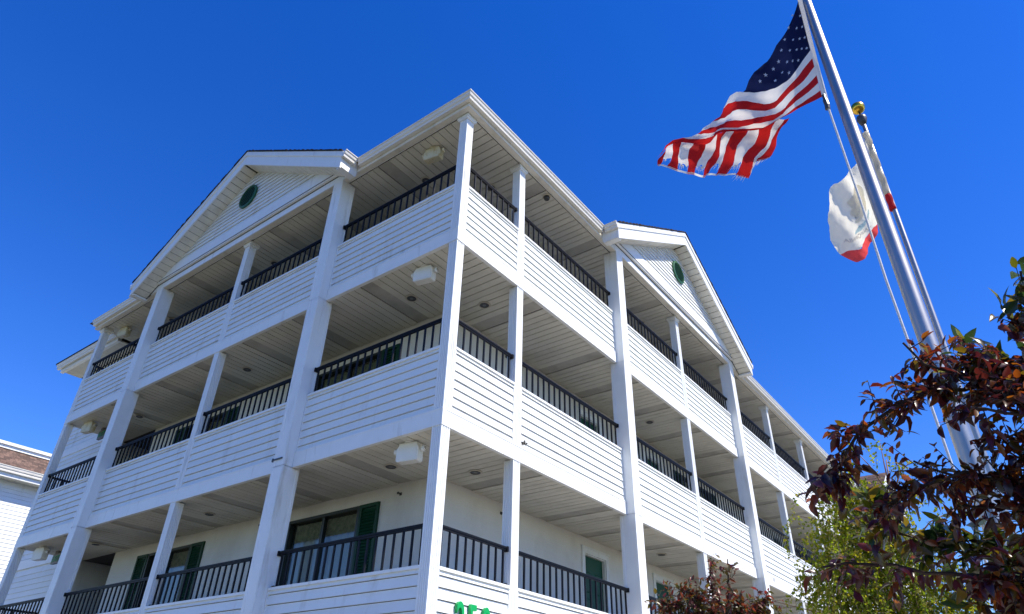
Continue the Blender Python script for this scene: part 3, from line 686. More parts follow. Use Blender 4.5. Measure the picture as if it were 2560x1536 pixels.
for Z, lb in ((LV[1], 'dark exit sign with green letters hanging from the lowest visible walkway ceiling'), (LV[2], 'dark exit sign with green letters hanging from the middle walkway ceiling')):
    x, y = -12.0, .72
    t = empty('exit_sign', (x, y, Z)); tag(t, lb, 'sign', 'exit signs on the walkway')
    mb = MB(); mb.box(x-.18, x+.18, y-.03, y+.03, Z-.24, Z-.03); mb.box(x-.06, x+.06, y-.05, y+.05, Z-.03, Z+.02); mb.build('housing', M['exit_box'], t)
    me = text_mesh('EXIT', .17, .003); me.materials.clear(); me.materials.append(M['exit_green'])
    me.transform(Matrix.Translation((x-.155, y-.034, Z-.195)) @ Matrix.Rotation(R(90), 4, 'X')); link('lettering', me, t)
# eyeball spotlights in the roof soffit
for (x, y, lb) in ((-.03, 2.46, 'small black eyeball spotlight in roof soffit between the first two posts past the corner'),):
    t = empty('spotlight', (x-.06, y, ROOF)); tag(t, lb, 'light')
    mb = MB(); lathe(mb, (x-.06, y, ROOF), [(.075, .03), (.085, .005), (.07, -.01), (.06, .0)], 20); mb.build('ring', M['lamp_ring'], t)
    mb = MB(); lathe(mb, (x-.06, y, ROOF-.03), [(.05, .03), (.058, 0), (.052, -.035), (.035, -.05), (.03, -.04)], 18); mb.build('eyeball', M['cap'], t, smooth=True)
# chips and a strap on the boards
for (y, z, w_, h_) in ((1.70, LV[1]+.275, .02, .05), (1.745, LV[1]+.29, .012, .07), (1.79, LV[1]+.31, .018, .03), (11.98, LV[1]+.13, .02, .09), (12.08, LV[1]+.12, .015, .10)):
    mb = MB(); mb.prism([(-.022, y, z), (-.022, y+w_, z+.01), (.0055, y+w_, z+.01), (.0055, y, z)], [(-.022, y+.004, z+h_), (-.022, y+w_*.6, z+h_*.9), (.0055, y+w_*.6, z+h_*.9), (.0055, y+.004, z+h_)]); mb.build('chipped_spot', M['sheath'], H_, fix=True)
mb = MB(); mb.box(-3.20, -2.98, -.166, -.1555, 5.30, 5.322); mb.box(-3.215, -3.187, -.17, -.08, 5.285, 5.335); mb.build('column_strap', M['cap'], H_)
# street number on the corner panel
zn = 2.30+.924; hh = .36
t = empty('street_number', (.0, .46, zn-hh)); tag(t, 'green raised street number on the corner balcony panel siding', 'sign')
for ch, y in (('2', .462), ('5', .682), ('0', .925)):
    me = text_mesh(ch, hh/.70, .018, .003, .012); me.materials.clear(); me.materials.append(M['numgreen'])
    me.transform(Matrix.Translation((.012, y, zn-hh)) @ Matrix(((0, 0, 1, 0), (1, 0, 0, 0), (0, 1, 0, 0), (0, 0, 0, 1))) @ Matrix.Diagonal((.60, 1, 1, 1)))
    link('digit', me, t)

# ------------------------------------------------------------------ flagpoles
def flagpole(x, y, ztop, rb, rt_, lab, lean=0.0):
    t = empty('flagpole', (x, y, 0)); tag(t, lab, 'flagpole')
    lx = lambda z_: x+lean*(1-z_/ztop)
    mb = MB(); zs = np.linspace(0, ztop, 14); tube(mb, [(lx(z_), y, z_) for z_ in zs], [rb+(rt_-rb)*max(0, (z_-2.5)/(ztop-2.5)) for z_ in zs], 32); mb.build('shaft', M['alu'], t, smooth=True)
    mb = MB(); lathe(mb, (x+lean, y, 0), [(rb*2.4, 0.0), (rb*2.4, .02), (rb*1.6, .06), (rb*1.1, .1)], 28); mb.build('base_collar', M['alu'], t)
    mb = MB(); lathe(mb, (x, y, ztop-.05), [(rt_*1.2, 0), (rt_*2.0, .05), (rt_*2.6, .10), (rt_*2.4, .14), (rt_*.8, .17), (.012, .18), (.012, .24)], 20); mb.build('truck', M['cap'], t, smooth=True)
    mb = MB(); pr = [(.085*math.sin(math.pi*k/10)+.0005, -.085*math.cos(math.pi*k/10)) for k in range(11)]; lathe(mb, (x, y, ztop+.26), pr, 22); mb.build('finial_ball', M['gold'], t, smooth=True)
    return t
fp1 = flagpole(5.264, -.851, 8.75, .064, .041, 'tall brushed aluminium flagpole carrying the striped flag on a white halyard', .055)
mb = MB(); tube(mb, [(5.218, -.885, 8.7), (5.20, -.905, 7.4), (5.178, -.918, 6.70), (5.167, -.927, 6.635), (5.179, -.956, 5.517), (5.178, -.977, 4.749), (5.196, -1.005, 3.981), (5.21, -.94, 2.6), (5.235, -.89, 1.4)], .009, 8); mb.build('halyard', M['rope'], fp1, smooth=True)
mb = MB(); tube(mb, [(5.163, -.927, 6.76), (5.163, -.93, 6.70)], .016, 8); tube(mb, [(5.163, -.93, 6.69), (5.166, -.935, 6.62), (5.16, -.93, 6.58)], .022, 8); mb.build('snap_hook', M['cap'], fp1)
fp2 = flagpole(5.305, 1.752, 8.72, .040, .024, 'thinner flagpole with gold ball and dark cap standing behind the main flagpole')
mb = MB(); tube(mb, [(5.25, 1.74, 8.6), (5.25, 1.74, 1.4)], .006, 6); mb.build('halyard', M['rope'], fp2)

def resample(c, n):
    c = np.array(c, float); d = np.r_[0, np.cumsum(np.hypot(*np.diff(c, axis=0).T))]; u = np.linspace(0, d[-1], n)
    # smooth via Catmull-Rom
    out = []
    for q in u:
        i = min(max(np.searchsorted(d, q)-1, 0), len(c)-2); tt = (q-d[i])/max(1e-9, d[i+1]-d[i])
        p0 = c[max(i-1, 0)]; p1 = c[i]; p2 = c[i+1]; p3 = c[min(i+2, len(c)-1)]
        out.append(.5*((2*p1)+(-p0+p2)*tt+(2*p0-5*p1+4*p2-p3)*tt*tt+(-p0+3*p1-3*p2+p3)*tt**3))
    return np.array(out)
# striped flag: outlines measured in the plane of the cloth, metres from the hoist (u) and height (z)
US = {'c0': [(-.06, 8.106), (.058, 7.917), (.311, 7.676), (.51, 7.509), (.66, 7.386)],
      'c1': [(-.028, 7.384), (.094, 7.299), (.282, 7.231), (.473, 7.273), (.661, 7.379)],
      'c1b': [(-.028, 7.384), (.094, 7.299), (.282, 7.231), (.473, 7.273), (.661, 7.379), (.761, 7.424), (.919, 7.406)],
      'c2': [(-.021, 7.269), (.182, 7.154), (.347, 7.103), (.535, 7.161), (.761, 7.3), (.926, 7.406)],
      'c3': [(-.014, 7.156), (.127, 7.064), (.284, 7.035), (.458, 7.042), (.684, 7.14), (.92, 7.268), (1.095, 7.373)],
      'c4': [(-.01, 7.043), (.128, 6.975), (.286, 6.934), (.473, 6.964), (.721, 7.051), (.955, 7.188), (1.229, 7.338)],
      'c5': [(-.002, 6.947), (.149, 6.879), (.318, 6.872), (.467, 6.895), (.675, 6.962), (.89, 7.055), (1.109, 7.21), (1.277, 7.339)],
      'c6': [(.002, 6.851), (.163, 6.816), (.348, 6.821), (.514, 6.857), (.719, 6.945), (.954, 7.065), (1.2, 7.218), (1.41, 7.334)],
      'c7': [(-.001, 6.768), (.19, 6.777), (.423, 6.828), (.666, 6.902), (.9, 6.997), (1.209, 7.157), (1.453, 7.288), (1.698, 7.332), (1.799, 7.35)],
      'back': [((1.794, 7.354), (1.777, 7.206)), ((1.676, 7.344), (1.754, 7.184)), ((1.548, 7.318), (1.659, 7.086)), ((1.477, 7.293), (1.581, 7.02)), ((1.385, 7.25), (1.504, 6.962)), ((1.272, 7.205), (1.432, 6.911)), ((1.152, 7.153), (1.351, 6.827)), ((1.026, 7.095), (1.259, 6.75)), ((.915, 7.035), (1.162, 6.659)), ((.787, 6.973), (1.062, 6.581)), ((.682, 6.928), (.977, 6.571)), ((.568, 6.888), (.891, 6.51)), ((.495, 6.854), (.77, 6.618)), ((.426, 6.831), (.65, 6.614))]}
STARS = [(.031, 7.968), (-.035, 7.89), (.101, 7.858), (.033, 7.777), (-.021, 7.735), (.168, 7.748), (.095, 7.668), (.035, 7.615), (-.012, 7.581), (.224, 7.634), (.15, 7.56), (.088, 7.504), (.042, 7.467), (-.001, 7.43), (.283, 7.535), (.209, 7.458), (.152, 7.403), (.101, 7.354), (.349, 7.486), (.281, 7.377), (.22, 7.31), (.423, 7.443), (.357, 7.318), (.485, 7.397)]
FH = Vector((5.150, -.908, 0)); TH = R(12); FD = Vector((-math.cos(TH), math.sin(TH), 0)); FN = Vector((math.sin(TH), math.cos(TH), 0))
def cloth(u, z, off=0.0):
    a = min(1, max(0, u+.05)*1.6)
    wv = a*(.055*math.sin(7.5*u+4.2*z)+.02*math.sin(17*u-9*z+1.0))+a*(.010*math.sin(26*z+9*u)+.005*math.sin(55*u+20*z)+.004*math.sin(48*z-33*u))
    p = FH+FD*u+FN*(wv+off); return (p.x, p.y, z)
uf = empty('flag', (5.15, -.908, 6.77)); tag(uf, 'frayed red and white striped flag with dark blue starred canton flying from main pole', 'flag')
def patch(ca, cb, n=26, m=5, off=0.0):
    A = resample(ca, n); B = resample(cb, n); mb = MB(); vs = []
    for i in range(n):
        for j in range(m):
            q = A[i]+(B[i]-A[i])*j/(m-1); vs.append(cloth(q[0], q[1], off))
    mb.add(vs, [(i*m+j, (i+1)*m+j, (i+1)*m+j+1, i*m+j+1) for i in range(n-1) for j in range(m-1)]); return mb
cant = patch(US['c0'], US['c1'], 26, 16).build('canton', M['fl_blue'], uf, smooth=True)
for i, (u, z) in enumerate(STARS):
    mb = MB(); k = .021 if u > .2 else .018; vs = []
    for q in range(10):
        rr = k if q % 2 == 0 else k*.42; a = math.pi/2+q*math.pi/5+.25; vs.append(cloth(u+rr*math.cos(a)*.85, z+rr*math.sin(a)*1.2, -.004))
    vs.append(cloth(u, z, -.005))
    mb.add(vs, [(q, (q+1) % 10, 10) for q in range(10)]); mb.build('star', M['fl_star'], cant)
for i, (a, b) in enumerate((('c1b', 'c2'), ('c2', 'c3'), ('c3', 'c4'), ('c4', 'c5'), ('c5', 'c6'), ('c6', 'c7'))):
    patch(US[a], US[b]).build('stripe', M['fl_white'] if i % 2 == 0 else M['fl_red'], uf, smooth=True)
mb = MB(); vs = []
for k in range(20):
    z = 8.12+(6.76-8.12)*k/19; u = -.062+.062*k/19
    vs += [cloth(u-.035, z), cloth(u+.004, z, -.003)]
mb.add(vs, [(2*k, 2*k+1, 2*k+3, 2*k+2) for k in range(19)]); mb.build('header_band', M['fl_white'], uf)
bk = US['back']
def boff(u): return .03+.07*max(0, min(1, (1.75-u)/.6))
for i in range(13):
    (a0, b0), (a1, b1) = bk[i], bk[i+1]; a0, b0, a1, b1 = map(np.array, (a0, b0, a1, b1)); red = i % 2 == 0
    n, m = 14, 7; mb = MB(); vs = []
    for j in range(m):
        s_ = j/(m-1); T = a0+(a1-a0)*s_; Bq = b0+(b1-b0)*s_
        end = 1.0 if red else (.62 if i < 3 else .78)+random.uniform(-.05, .05)
        if i == 11: end = .85+random.uniform(-.08, .08)
        T = T+(T-Bq)*.28
        for k in range(n):
            q = T+(Bq-T)*(k/(n-1))*end; vs.append(cloth(q[0], q[1], boff(q[0])))
    mb.add(vs, [(j*n+k, (j+1)*n+k, (j+1)*n+k+1, j*n+k+1) for j in range(m-1) for k in range(n-1)])
    # frayed threads on the torn white stripes
    mb.build('stripe', M['fl_red'] if red else M['fl_white'], uf, smooth=True)
    if not red or i in (10, 12):
        tm = MB()
        for q_ in range(16):
            s_ = random.random(); T = a0+(a1-a0)*s_; Bq = b0+(b1-b0)*s_; e0 = (.55 if i < 3 else .72) if not red else .96
            if i == 11: e0 = .8
            st_ = T+(Bq-T)*e0; en = T+(Bq-T)*(e0+random.uniform(.08, .22))+np.array([random.uniform(-.02, .02), 0]); wd = random.uniform(.002, .005)
            P0, P1, P2 = cloth(st_[0]-wd, st_[1], boff(st_[0])-.002), cloth(st_[0]+wd, st_[1], boff(st_[0])-.002), cloth(en[0], en[1], boff(en[0])-.002)
            tm.add([P0, P1, P2], [(0, 1, 2)])
        tag(tm.build('frayed_threads', M['fl_white'], uf), kind='stuff')
mb = MB(); vs = []; pts = resample([b for a, b in bk[:11]], 40)
for q in pts: vs += [cloth(q[0], q[1], boff(q[0])-.003), cloth(q[0]-.008, q[1]+.020, boff(q[0])-.003)]
mb.add(vs, [(2*k, 2*k+2, 2*k+3, 2*k+1) for k in range(39)]); mb.build('hem', M['fl_white'], uf)

# state flag hanging on the thinner pole
CH = Vector((5.305, 1.752, 0)); T2 = R(20); CD = Vector((-math.cos(T2), math.sin(T2), 0)); CN = Vector((math.sin(T2), math.cos(T2), 0))
def cloth2(u, z, off=0.0):
    wv = (.05*math.sin(9*u+3*z)+.025*math.sin(21*u-5*z)+.009*math.sin(46*u+24*z)+.006*math.sin(70*u-38*z))*min(1, max(0, u)*3)+.07*max(0, 1-abs(u-.45)*2.5)
    p = CH+CD*u+CN*(wv+off); return (p.x, p.y, z)
cf = empty('flag', (5.3, 1.75, 7.0)); tag(cf, 'pale state flag with red lower edge hanging limp from the thinner pole', 'flag')
def patch2(ca, cb, n, m, off=0.0):
    A = resample(ca, n); B = resample(cb, n); mb = MB(); vs = []
    for i in range(n):
        for j in range(m):
            q = A[i]+(B[i]-A[i])*j/(m-1); vs.append(cloth2(q[0], q[1], off))
    mb.add(vs, [(i*m+j, (i+1)*m+j, (i+1)*m+j+1, i*m+j+1) for i in range(n-1) for j in range(m-1)]); return mb
patch2([(-.022, 8.514), (.099, 8.399), (.25, 8.279), (.354, 8.2), (.527, 8.11), (.622, 8.07), (.745, 7.741), (.779, 7.466), (.802, 7.233), (.764, 7.068)],
       [(-.02, 8.501), (-.011, 8.283), (.003, 8.05), (.011, 7.841), (.03, 7.603), (.046, 7.431), (.13, 7.31), (.242, 7.208), (.369, 7.174), (.546, 7.091), (.684, 7.098), (.764, 7.066)], 40, 22).build('field', M['ca_white'], cf, smooth=True)
patch2([(.764, 7.068), (.684, 7.098), (.546, 7.091), (.369, 7.174), (.242, 7.208)], [(.764, 7.066), (.624, 6.9), (.5, 6.944), (.345, 7.021), (.258, 7.11)], 24, 8).build('red_stripe', M['ca_red'], cf, smooth=True)
def blob2(pts, name, m_):
    P_ = resample(pts+[pts[0]], 28)[:-1]; cx_, cz_ = P_.mean(0); mb = MB(); vs = []
    for t_ in (1, .75, .5, .25):
        vs += [cloth2(cx_+(q[0]-cx_)*t_, cz_+(q[1]-cz_)*t_, -.006) for q in P_]
    vs.append(cloth2(cx_, cz_, -.006)); n = len(P_); fs = []
    for r_ in range(3): fs += [(r_*n+k, r_*n+(k+1) % n, (r_+1)*n+(k+1) % n, (r_+1)*n+k) for k in range(n)]
    fs += [(3*n+k, 3*n+(k+1) % n, 4*n) for k in range(n)]
    mb.add(vs, fs); mb.build(name, m_, cf, smooth=True)
blob2([(.398, 7.967), (.330, 7.93), (.279, 7.811), (.29, 7.70), (.327, 7.572), (.40, 7.50), (.477, 7.408), (.51, 7.45), (.49, 7.52), (.533, 7.56), (.50, 7.66), (.527, 7.758), (.46, 7.86)], 'bear_print', M['ca_tan'])
blob2([(.574, 7.31), (.491, 7.356), (.385, 7.426), (.298, 7.489), (.298, 7.428), (.413, 7.323), (.527, 7.289)], 'grass_print', M['ca_teal'])
me = text_mesh('CALIFORNIA', .075, 0.0); me.materials.clear(); me.materials.append(M['ca_text'])
xs = [v.co.x for v in me.vertices]; xm = max(xs)
for v in me.vertices:
    u = .33+v.co.x/xm*.36; z = 7.212+.012*(u-.33)/.36+v.co.y; v.co = cloth2(u, z, -.008)
link('lettering', me, cf)
mb = MB(); zs = np.linspace(8.52, 7.48, 26); tube(mb, [(5.295+.006*math.sin(z_*19), 1.742+.006*math.cos(z_*23), z_) for z_ in zs], [.033+.003*math.sin(z_*31)+(.007*math.sin(z_*9) if z_ > 8.2 else 0) for z_ in zs], 14); mb.build('wrapped_cloth', M['ca_white'], cf, smooth=True)
mb = MB(); zs = np.linspace(7.478, 7.25, 8); tube(mb, [(5.293, 1.742, z_) for z_ in zs], [.036+.002*math.sin(z_*40) for z_ in zs], 14); mb.build('wrapped_red_cloth', M['ca_red'], cf, smooth=True)

# ------------------------------------------------------------------ trees
def leaf_template(ln, wd, fold=.25, curl=.3):
    st = [(.28, .86), (.58, .92), (.84, .48)]; vs = [(0, 0, 0)]
    for t_, w_ in st:
        z = -curl*ln*t_*t_; h = wd*.5*w_
        vs += [(-h, ln*t_, z+fold*h), (0, ln*t_, z), (h, ln*t_, z+fold*h)]
    vs.append((0, ln, -curl*ln)); n = len(st)
    fs = [(0, 2, 1), (0, 3, 2)]
    for i in range(n-1):
        a = 1+i*3; fs += [(a, a+1, a+4, a+3), (a+1, a+2, a+5, a+4)]
    a = 1+(n-1)*3; fs += [(a, a+1, a+3), (a+1, a+2, a+3)]
    return np.array(vs), fs
def small_leaf(ln, wd):
    return np.array([(0, 0, 0), (-wd/2, ln*.45, wd*.12), (wd/2, ln*.45, wd*.12), (0, ln, -ln*.12), (0, ln*.45, 0)]), [(0, 4, 1), (0, 2, 4), (1, 4, 3), (4, 2, 3)]
def frame(direction, nrm):
    y = direction/np.linalg.norm(direction); x = np.cross(y, nrm); x /= np.linalg.norm(x)+1e-9; z = np.cross(x, y); return np.stack([x, y, z], 1)
def polypt(P_, t_):
    P_ = np.array(P_); d = np.r_[0, np.cumsum(np.linalg.norm(np.diff(P_, axis=0), axis=1))]; q = t_*d[-1]
    i = min(max(np.searchsorted(d, q)-1, 0), len(P_)-2); k = (q-d[i])/(d[i+1]-d[i]+1e-9); dr = P_[i+1]-P_[i]
    return P_[i]+dr*k, dr/(np.linalg.norm(dr)+1e-9)
CAMP = np.array([5.498, -5.746, 1.9])
def make_tree(name, label, trunk, branches, twigs_per_m, leaves_per_twig, spread, tmpl, lm, bark, trunk_r, nparts=300, cat='tree', gens=None, droop=.5, t0=.15, upn=1.0, dens=None):
    t = empty(name, (trunk[0][0], trunk[0][1], 0)); tag(t, label, cat)
    mb = MB(); tube(mb, trunk, [trunk_r*(1-.55*i/(len(trunk)-1)) for i in range(len(trunk))], 10); mb.build('trunk', bark, t, smooth=True)
    Lv = []; tw = MB()
    for bi, B in enumerate(branches):
        n = len(B); mb = MB(); pts = [polypt(B, k/14)[0] for k in range(15)]; pts = [tuple(p+rng.normal(0, .008, 3)) for p in pts]
        tube(mb, pts, [.012*(1-.75*k/14)+.0022 for k in range(15)], 6); mb.build('branch', bark, t, smooth=True)
        ln = np.sum(np.linalg.norm(np.diff(np.array(B), axis=0), axis=1)); dm = dens[bi] if dens else 1.0
        for k in range(max(2, int(ln*twigs_per_m*dm))):
            tt = rng.uniform(t0, 1); p, dr = polypt(B, tt)
            td = dr*.7+rng.normal(0, .75, 3)+np.array([0, 0, .1]); td /= np.linalg.norm(td); tl = spread*rng.uniform(.35, 1.0)
            q = p; pp = [tuple(p)]
            for s_ in range(leaves_per_twig):
                td = td+np.array([0, 0, -.06*droop]); td /= np.linalg.norm(td); q = q+td*tl/leaves_per_twig
                sd = np.cross(td, rng.normal(0, 1, 3)); sd /= np.linalg.norm(sd)+1e-9
                ld = td*.45+sd*.9+np.array([0, 0, -.35*droop]); nr = np.array([0, 0, upn])+rng.normal(0, .55, 3)
                Lv.append((q.copy(), frame(ld, nr), rng.uniform(.5, 1.25)))
            pp.append(tuple(q)); tube(tw, pp, [.0028, .0014], 4, cap=False)
    tag(tw.build('twigs', bark, t), kind='stuff')
    if gens: Lv += gens
    lv, lf = tmpl
    size = [s_/max(.3, np.linalg.norm(p-CAMP)) for p, F, s_ in Lv]; order = np.argsort(size)[::-1]
    # leaves shown largest are single objects, the rest one foliage mesh
    var = []
    for k in range(4):
        me = bpy.data.meshes.new('leaf'); v_ = lv.copy(); v_[:, 2] *= .5+.4*k; v_[:, 0] *= .85+.1*k
        me.from_pydata([tuple(x) for x in v_], [], lf); me.materials.append(lm); me.polygons.foreach_set('use_smooth', [True]*len(lf)); var.append(me)
    # take the single leaves evenly from the large half so that they cover the crown
    pick = set(order[:max(nparts*2, 1)][::2].tolist()[:nparts]) if nparts else set()
    V = []; Fc = []; nv = 0
    for i, (p, F, s_) in enumerate(Lv):
        if i in pick:
            mx = Matrix([[*(F[r_]*s_), p[r_]] for r_ in range(3)]+[[0, 0, 0, 1]])
            link('leaf', var[i % 4], t, mx=mx)
        else:
            v_ = lv.copy(); k = i % 4; v_[:, 2] *= .5+.4*k; v_[:, 0] *= .85+.1*k
            V.append((v_*s_) @ F.T+p); Fc += [tuple(nv+x for x in f_) for f_ in lf]; nv += len(lv)
    if V:
        me = bpy.data.meshes.new('foliage'); me.from_pydata(np.concatenate(V).tolist(), [], Fc); me.materials.append(lm); me.polygons.foreach_set('use_smooth', [True]*len(Fc))
        tag(link('foliage', me, t), kind='stuff')
    return t
PB = [[(5.7, -2.27, 3.16), (5.53, -2.41, 3.25), (5.39, -2.51, 3.23), (5.26, -2.61, 3.19), (5.11, -2.69, 3.1), (5.01, -2.69, 3.05), (4.93, -2.72, 2.93), (4.87, -2.7, 2.84)],
      [(5.73, -2.34, 3.33), (5.61, -2.43, 3.31), (5.51, -2.5, 3.33), (5.41, -2.54, 3.29), (5.31, -2.57, 3.35), (5.28, -2.61, 3.43)],
      [(5.63, -2.01, 2.86), (5.50, -2.13, 2.90), (5.35, -2.23, 2.90), (5.22, -2.33, 2.93), (5.14, -2.35, 2.98)],
      [(5.6, -2.36, 2.78), (5.44, -2.48, 2.84), (5.32, -2.54, 2.85), (5.22, -2.59, 2.82), (5.12, -2.59, 2.79), (5.04, -2.59, 2.75)],
      [(5.56, -2.15, 2.66), (5.46, -2.33, 2.74), (5.36, -2.34, 2.76), (5.26, -2.41, 2.77)],
      [(5.47, -2.08, 2.43), (5.29, -2.21, 2.52), (5.12, -2.32, 2.53), (4.95, -2.35, 2.57), (4.83, -2.43, 2.59), (4.72, -2.5, 2.55)],
      [(5.45, -2.17, 2.28), (5.34, -2.28, 2.39), (5.26, -2.3, 2.44)],
      [(5.68, -2.53, 2.99), (5.59, -2.64, 3.02), (5.5, -2.65, 3.05), (5.41, -2.66, 3.07)],
      [(5.84, -2.32, 3.51), (5.77, -2.33, 3.54), (5.7, -2.4, 3.46)],
      [(5.64, -2.27, 2.84), (5.55, -2.39, 2.91), (5.51, -2.46, 2.96), (5.48, -2.53, 3.0)], [(5.59, -2.32, 2.59), (5.5, -2.43, 2.67), (5.48, -2.45, 2.74), (5.48, -2.46, 2.79)],
      [(5.53, -2.39, 2.43), (5.45, -2.5, 2.47), (5.38, -2.49, 2.45), (5.32, -2.5, 2.44)], [(5.78, -2.49, 3.15), (5.69, -2.59, 3.15), (5.61, -2.59, 3.15), (5.52, -2.63, 3.12)]]
HUB = (5.95, -2.1, 2.55)
PB = [[HUB]+b for b in PB]
make_tree('purple_plum_tree', 'dark purple-leaved plum tree spreading in front of the main flagpole', [(6.25, -1.9, 0), (6.2, -1.95, 1.1), (6.1, -2.0, 1.9), HUB], PB, 34, 7, .17,
          leaf_template(.061, .030, .45, .36), M['plum'], M['bark'], .07, 300, droop=.9, t0=.22, dens=[1.55, 1.5, .6, 1.35, 1.0, .5, 1.9, .9, 1.8, 1.5, 2.2, 2.0, 2.0])
MBr = [[(5.48, -1.59, 2.54), (5.35, -1.72, 2.69), (5.22, -1.74, 2.74), (5.08, -1.86, 2.77), (4.92, -1.89, 2.81), (4.9, -1.93, 2.93)],
       [(5.82, -1.88, 3.51), (5.55, -1.97, 3.51), (5.44, -2.0, 3.57), (5.47, -2.05, 3.67)],
       [(5.83, -2.09, 3.5), (5.77, -2.26, 3.63), (5.79, -2.33, 3.76)],
       [(5.41, -1.67, 2.34), (5.27, -1.69, 2.46), (5.16, -1.81, 2.52)],
       [(5.31, -1.72, 2.67), (5.19, -1.85, 2.75), (5.15, -1.87, 2.84)]]
HUB2 = (6.0, -1.4, 2.3)
make_tree('evergreen_tree', 'glossy green-leaved evergreen growing among the purple plum branches', [(6.2, -1.2, 0), (6.15, -1.25, 1.2), HUB2], [[HUB2]+b for b in MBr], 26, 6, .15,
          leaf_template(.105, .040, .25, .18), M['green'], M['bark'], .06, 200, droop=.2, t0=.35, upn=.8, dens=[1.5, 1, 1.2, 1.1, 1.3])
SB = [[(2.92, .72, 2.58), (2.84, .65, 2.9), (2.72, .46, 3.09), (2.56, .38, 3.12)], [(2.92, .72, 2.58), (2.87, .67, 2.9), (2.84, .49, 3.19), (2.75, .44, 3.23)],
      [(2.92, .72, 2.58), (2.95, .69, 2.97), (2.95, .64, 3.23), (3.01, .62, 3.39)], [(2.92, .72, 2.58), (3.1, .86, 2.91), (3.25, .88, 3.08), (3.33, .9, 3.17)],
      [(2.92, .72, 2.58), (3.21, .81, 2.8), (3.39, .85, 2.93), (3.5, .88, 2.97)], [(2.92, .72, 2.58), (2.76, .63, 2.78), (2.64, .34, 2.89), (2.54, .3, 2.91)],
      [(2.92, .72, 2.58), (3.09, .55, 2.81), (3.2, .55, 3.03), (3.2, .54, 3.09)], [(2.92, .72, 2.58), (3.0, .6, 2.8), (2.98, .5, 3.0), (2.95, .5, 3.1)], [(2.92, .72, 2.58), (3.3, .6, 2.7), (3.45, .6, 2.8), (3.55, .6, 2.85)],
      [(3.03, .72, 2.93), (3.09, .71, 3.16), (3.12, .67, 3.40)]]
SB = [[(x, y, z-(.13 if z > 2.7 else .05)) for x, y, z in b] if k not in (2, 9) else [(x, y, z-.03) for x, y, z in b] for k, b in enumerate(SB)]
make_tree('purple_plum_tree', 'rounded reddish-brown plum tree in front of the lower right balcony and door', [(2.95, .75, 0), (2.93, .74, 1.2), (2.92, .72, 2.58)], SB, 82, 7, .19,
          leaf_template(.054, .026, .35, .25), M['plum2'], M['bark'], .06, 300, droop=.35, t0=.35, dens=[1.1, 1.1, .55, 1.1, 1.1, 1.1, 1.1, 1.2, 1.1, .25])
# weeping birch built from hanging strands of small leaves
BM = [(3.31, 5.76, 5.31), (3.08, 5.64, 5.19), (3.52, 5.95, 5.14), (3.74, 6.12, 5.03), (2.74, 5.68, 4.76), (3.08, 5.67, 4.71), (3.41, 5.95, 4.67), (3.74, 6.12, 4.61), (2.39, 5.63, 4.14), (2.72, 5.71, 4.18), (3.1, 5.79, 4.15), (3.46, 6.08, 4.11), (3.88, 6.33, 4.22), (4.12, 6.49, 4.06), (2.39, 5.58, 3.79), (2.75, 5.69, 3.72), (3.13, 5.88, 3.67), (3.5, 6.16, 3.68), (3.89, 6.41, 3.74), (4.2, 6.66, 3.7), (4.32, 6.8, 3.49), (2.82, 5.87, 3.26), (3.44, 6.2, 3.27), (3.94, 6.58, 3.28)]
BTW = [(3.94, 5.76, 5.97), (4.03, 5.91, 5.54), (4.35, 6.09, 5.41), (4.31, 6.17, 5.13), (4.29, 5.9, 5.68), (4.67, 6.34, 5.0), (2.54, 5.47, 4.99), (1.85, 5.52, 3.83), (3.54, 5.7, 5.96)]
BM = [(x+max(0, 3.5-x)*.32, y+max(0, 3.5-x)*.05, z) for x, y, z in BM]
bt = empty('birch_tree', (3.5, 6.8, 0)); tag(bt, 'bright green weeping birch with tan trunk before the far end of the balconies', 'tree')
BTR = [(3.5, 6.8, 0), (3.55, 6.75, 1.6), (3.62, 6.66, 3.09), (3.74, 6.48, 3.82), (3.81, 6.27, 4.45), (3.86, 6.0, 5.16), (3.95, 5.84, 5.73)]
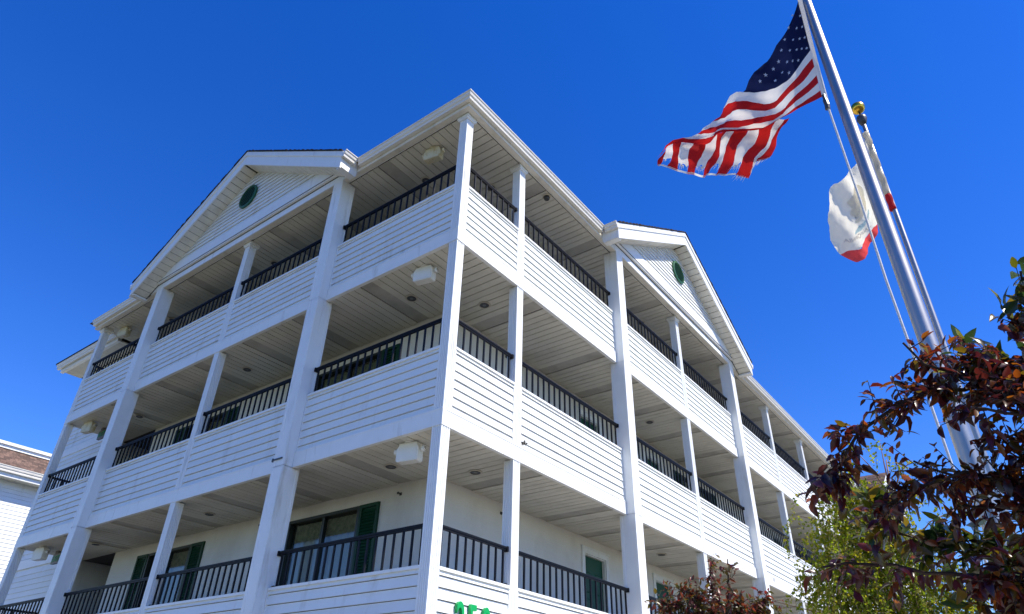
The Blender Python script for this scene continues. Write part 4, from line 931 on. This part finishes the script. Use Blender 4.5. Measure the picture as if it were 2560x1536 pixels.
mb = MB(); tube(mb, BTR, [.085, .075, .06, .045, .032, .02, .008], 10); mb.build('trunk', M['birchbark'], bt, smooth=True)
V = []; Fc = []; nv = 0; lv, lf = small_leaf(.062, .046); tw = MB()
def strand(p, ln, d0):
    global nv, Fc
    q = np.array(p, float); d = np.array(d0, float); n = int(ln/.022); pts = [tuple(q)]
    for k in range(n):
        d = d*.93+np.array([0, 0, -.09])+rng.normal(0, .04, 3); q = q+d/(np.linalg.norm(d)+1e-9)*.022
        if k % 6 == 0: pts.append(tuple(q))
        for rep in range(1):
            ld = rng.normal(0, 1, 3)+np.array([0, 0, -.6]); F = frame(ld, rng.normal(0, .8, 3)+np.array([.3, -.3, .6])); s_ = rng.uniform(.6, 1.15)
            V.append((lv*s_) @ F.T+q+rng.normal(0, .018, 3)); Fc += [tuple(nv+x for x in f_) for f_ in lf]; nv += len(lv)
    pts.append(tuple(q))
    tube(tw, pts, .0022, 3, cap=False)
for ci, cpt in enumerate(BM):
    for k in range(38):
        off = rng.normal(0, 1, 3)*np.array([.17, .30, .17]); a = rng.uniform(0, 6.28)
        strand(np.array(cpt)+off, rng.uniform(.35, .85), (math.cos(a)*.8, math.sin(a)*.8, .45))
for cpt in BTW:
    for k in range(3):
        a = rng.uniform(0, 6.28); strand(np.array(cpt)+rng.normal(0, .06, 3), rng.uniform(.3, .6), (math.cos(a)*.5, math.sin(a)*.5, .1))
me = bpy.data.meshes.new('crown'); me.from_pydata(np.concatenate(V).tolist(), [], Fc); me.materials.append(M['birch']); tag(link('crown', me, bt), kind='stuff')
tag(tw.build('twigs', M['birchbark'], bt), kind='stuff')
for k, tgt in enumerate(BM[::2]+BTW):
    j = min(5, max(2, 2+int((tgt[2]-3.3)/.6))); b0 = np.array(BTR[j]); t1 = np.array(tgt); mid = (b0+t1)/2+np.array([0, 0, .12])
    mb = MB(); tube(mb, [tuple(b0), tuple(mid), tuple(t1)], [.016, .010, .004], 6); mb.build('branch', M['birchbark'], bt, smooth=True)
print('balusters', bal_count, 'soffit boards', nboards, 'objects', len(bpy.data.objects))
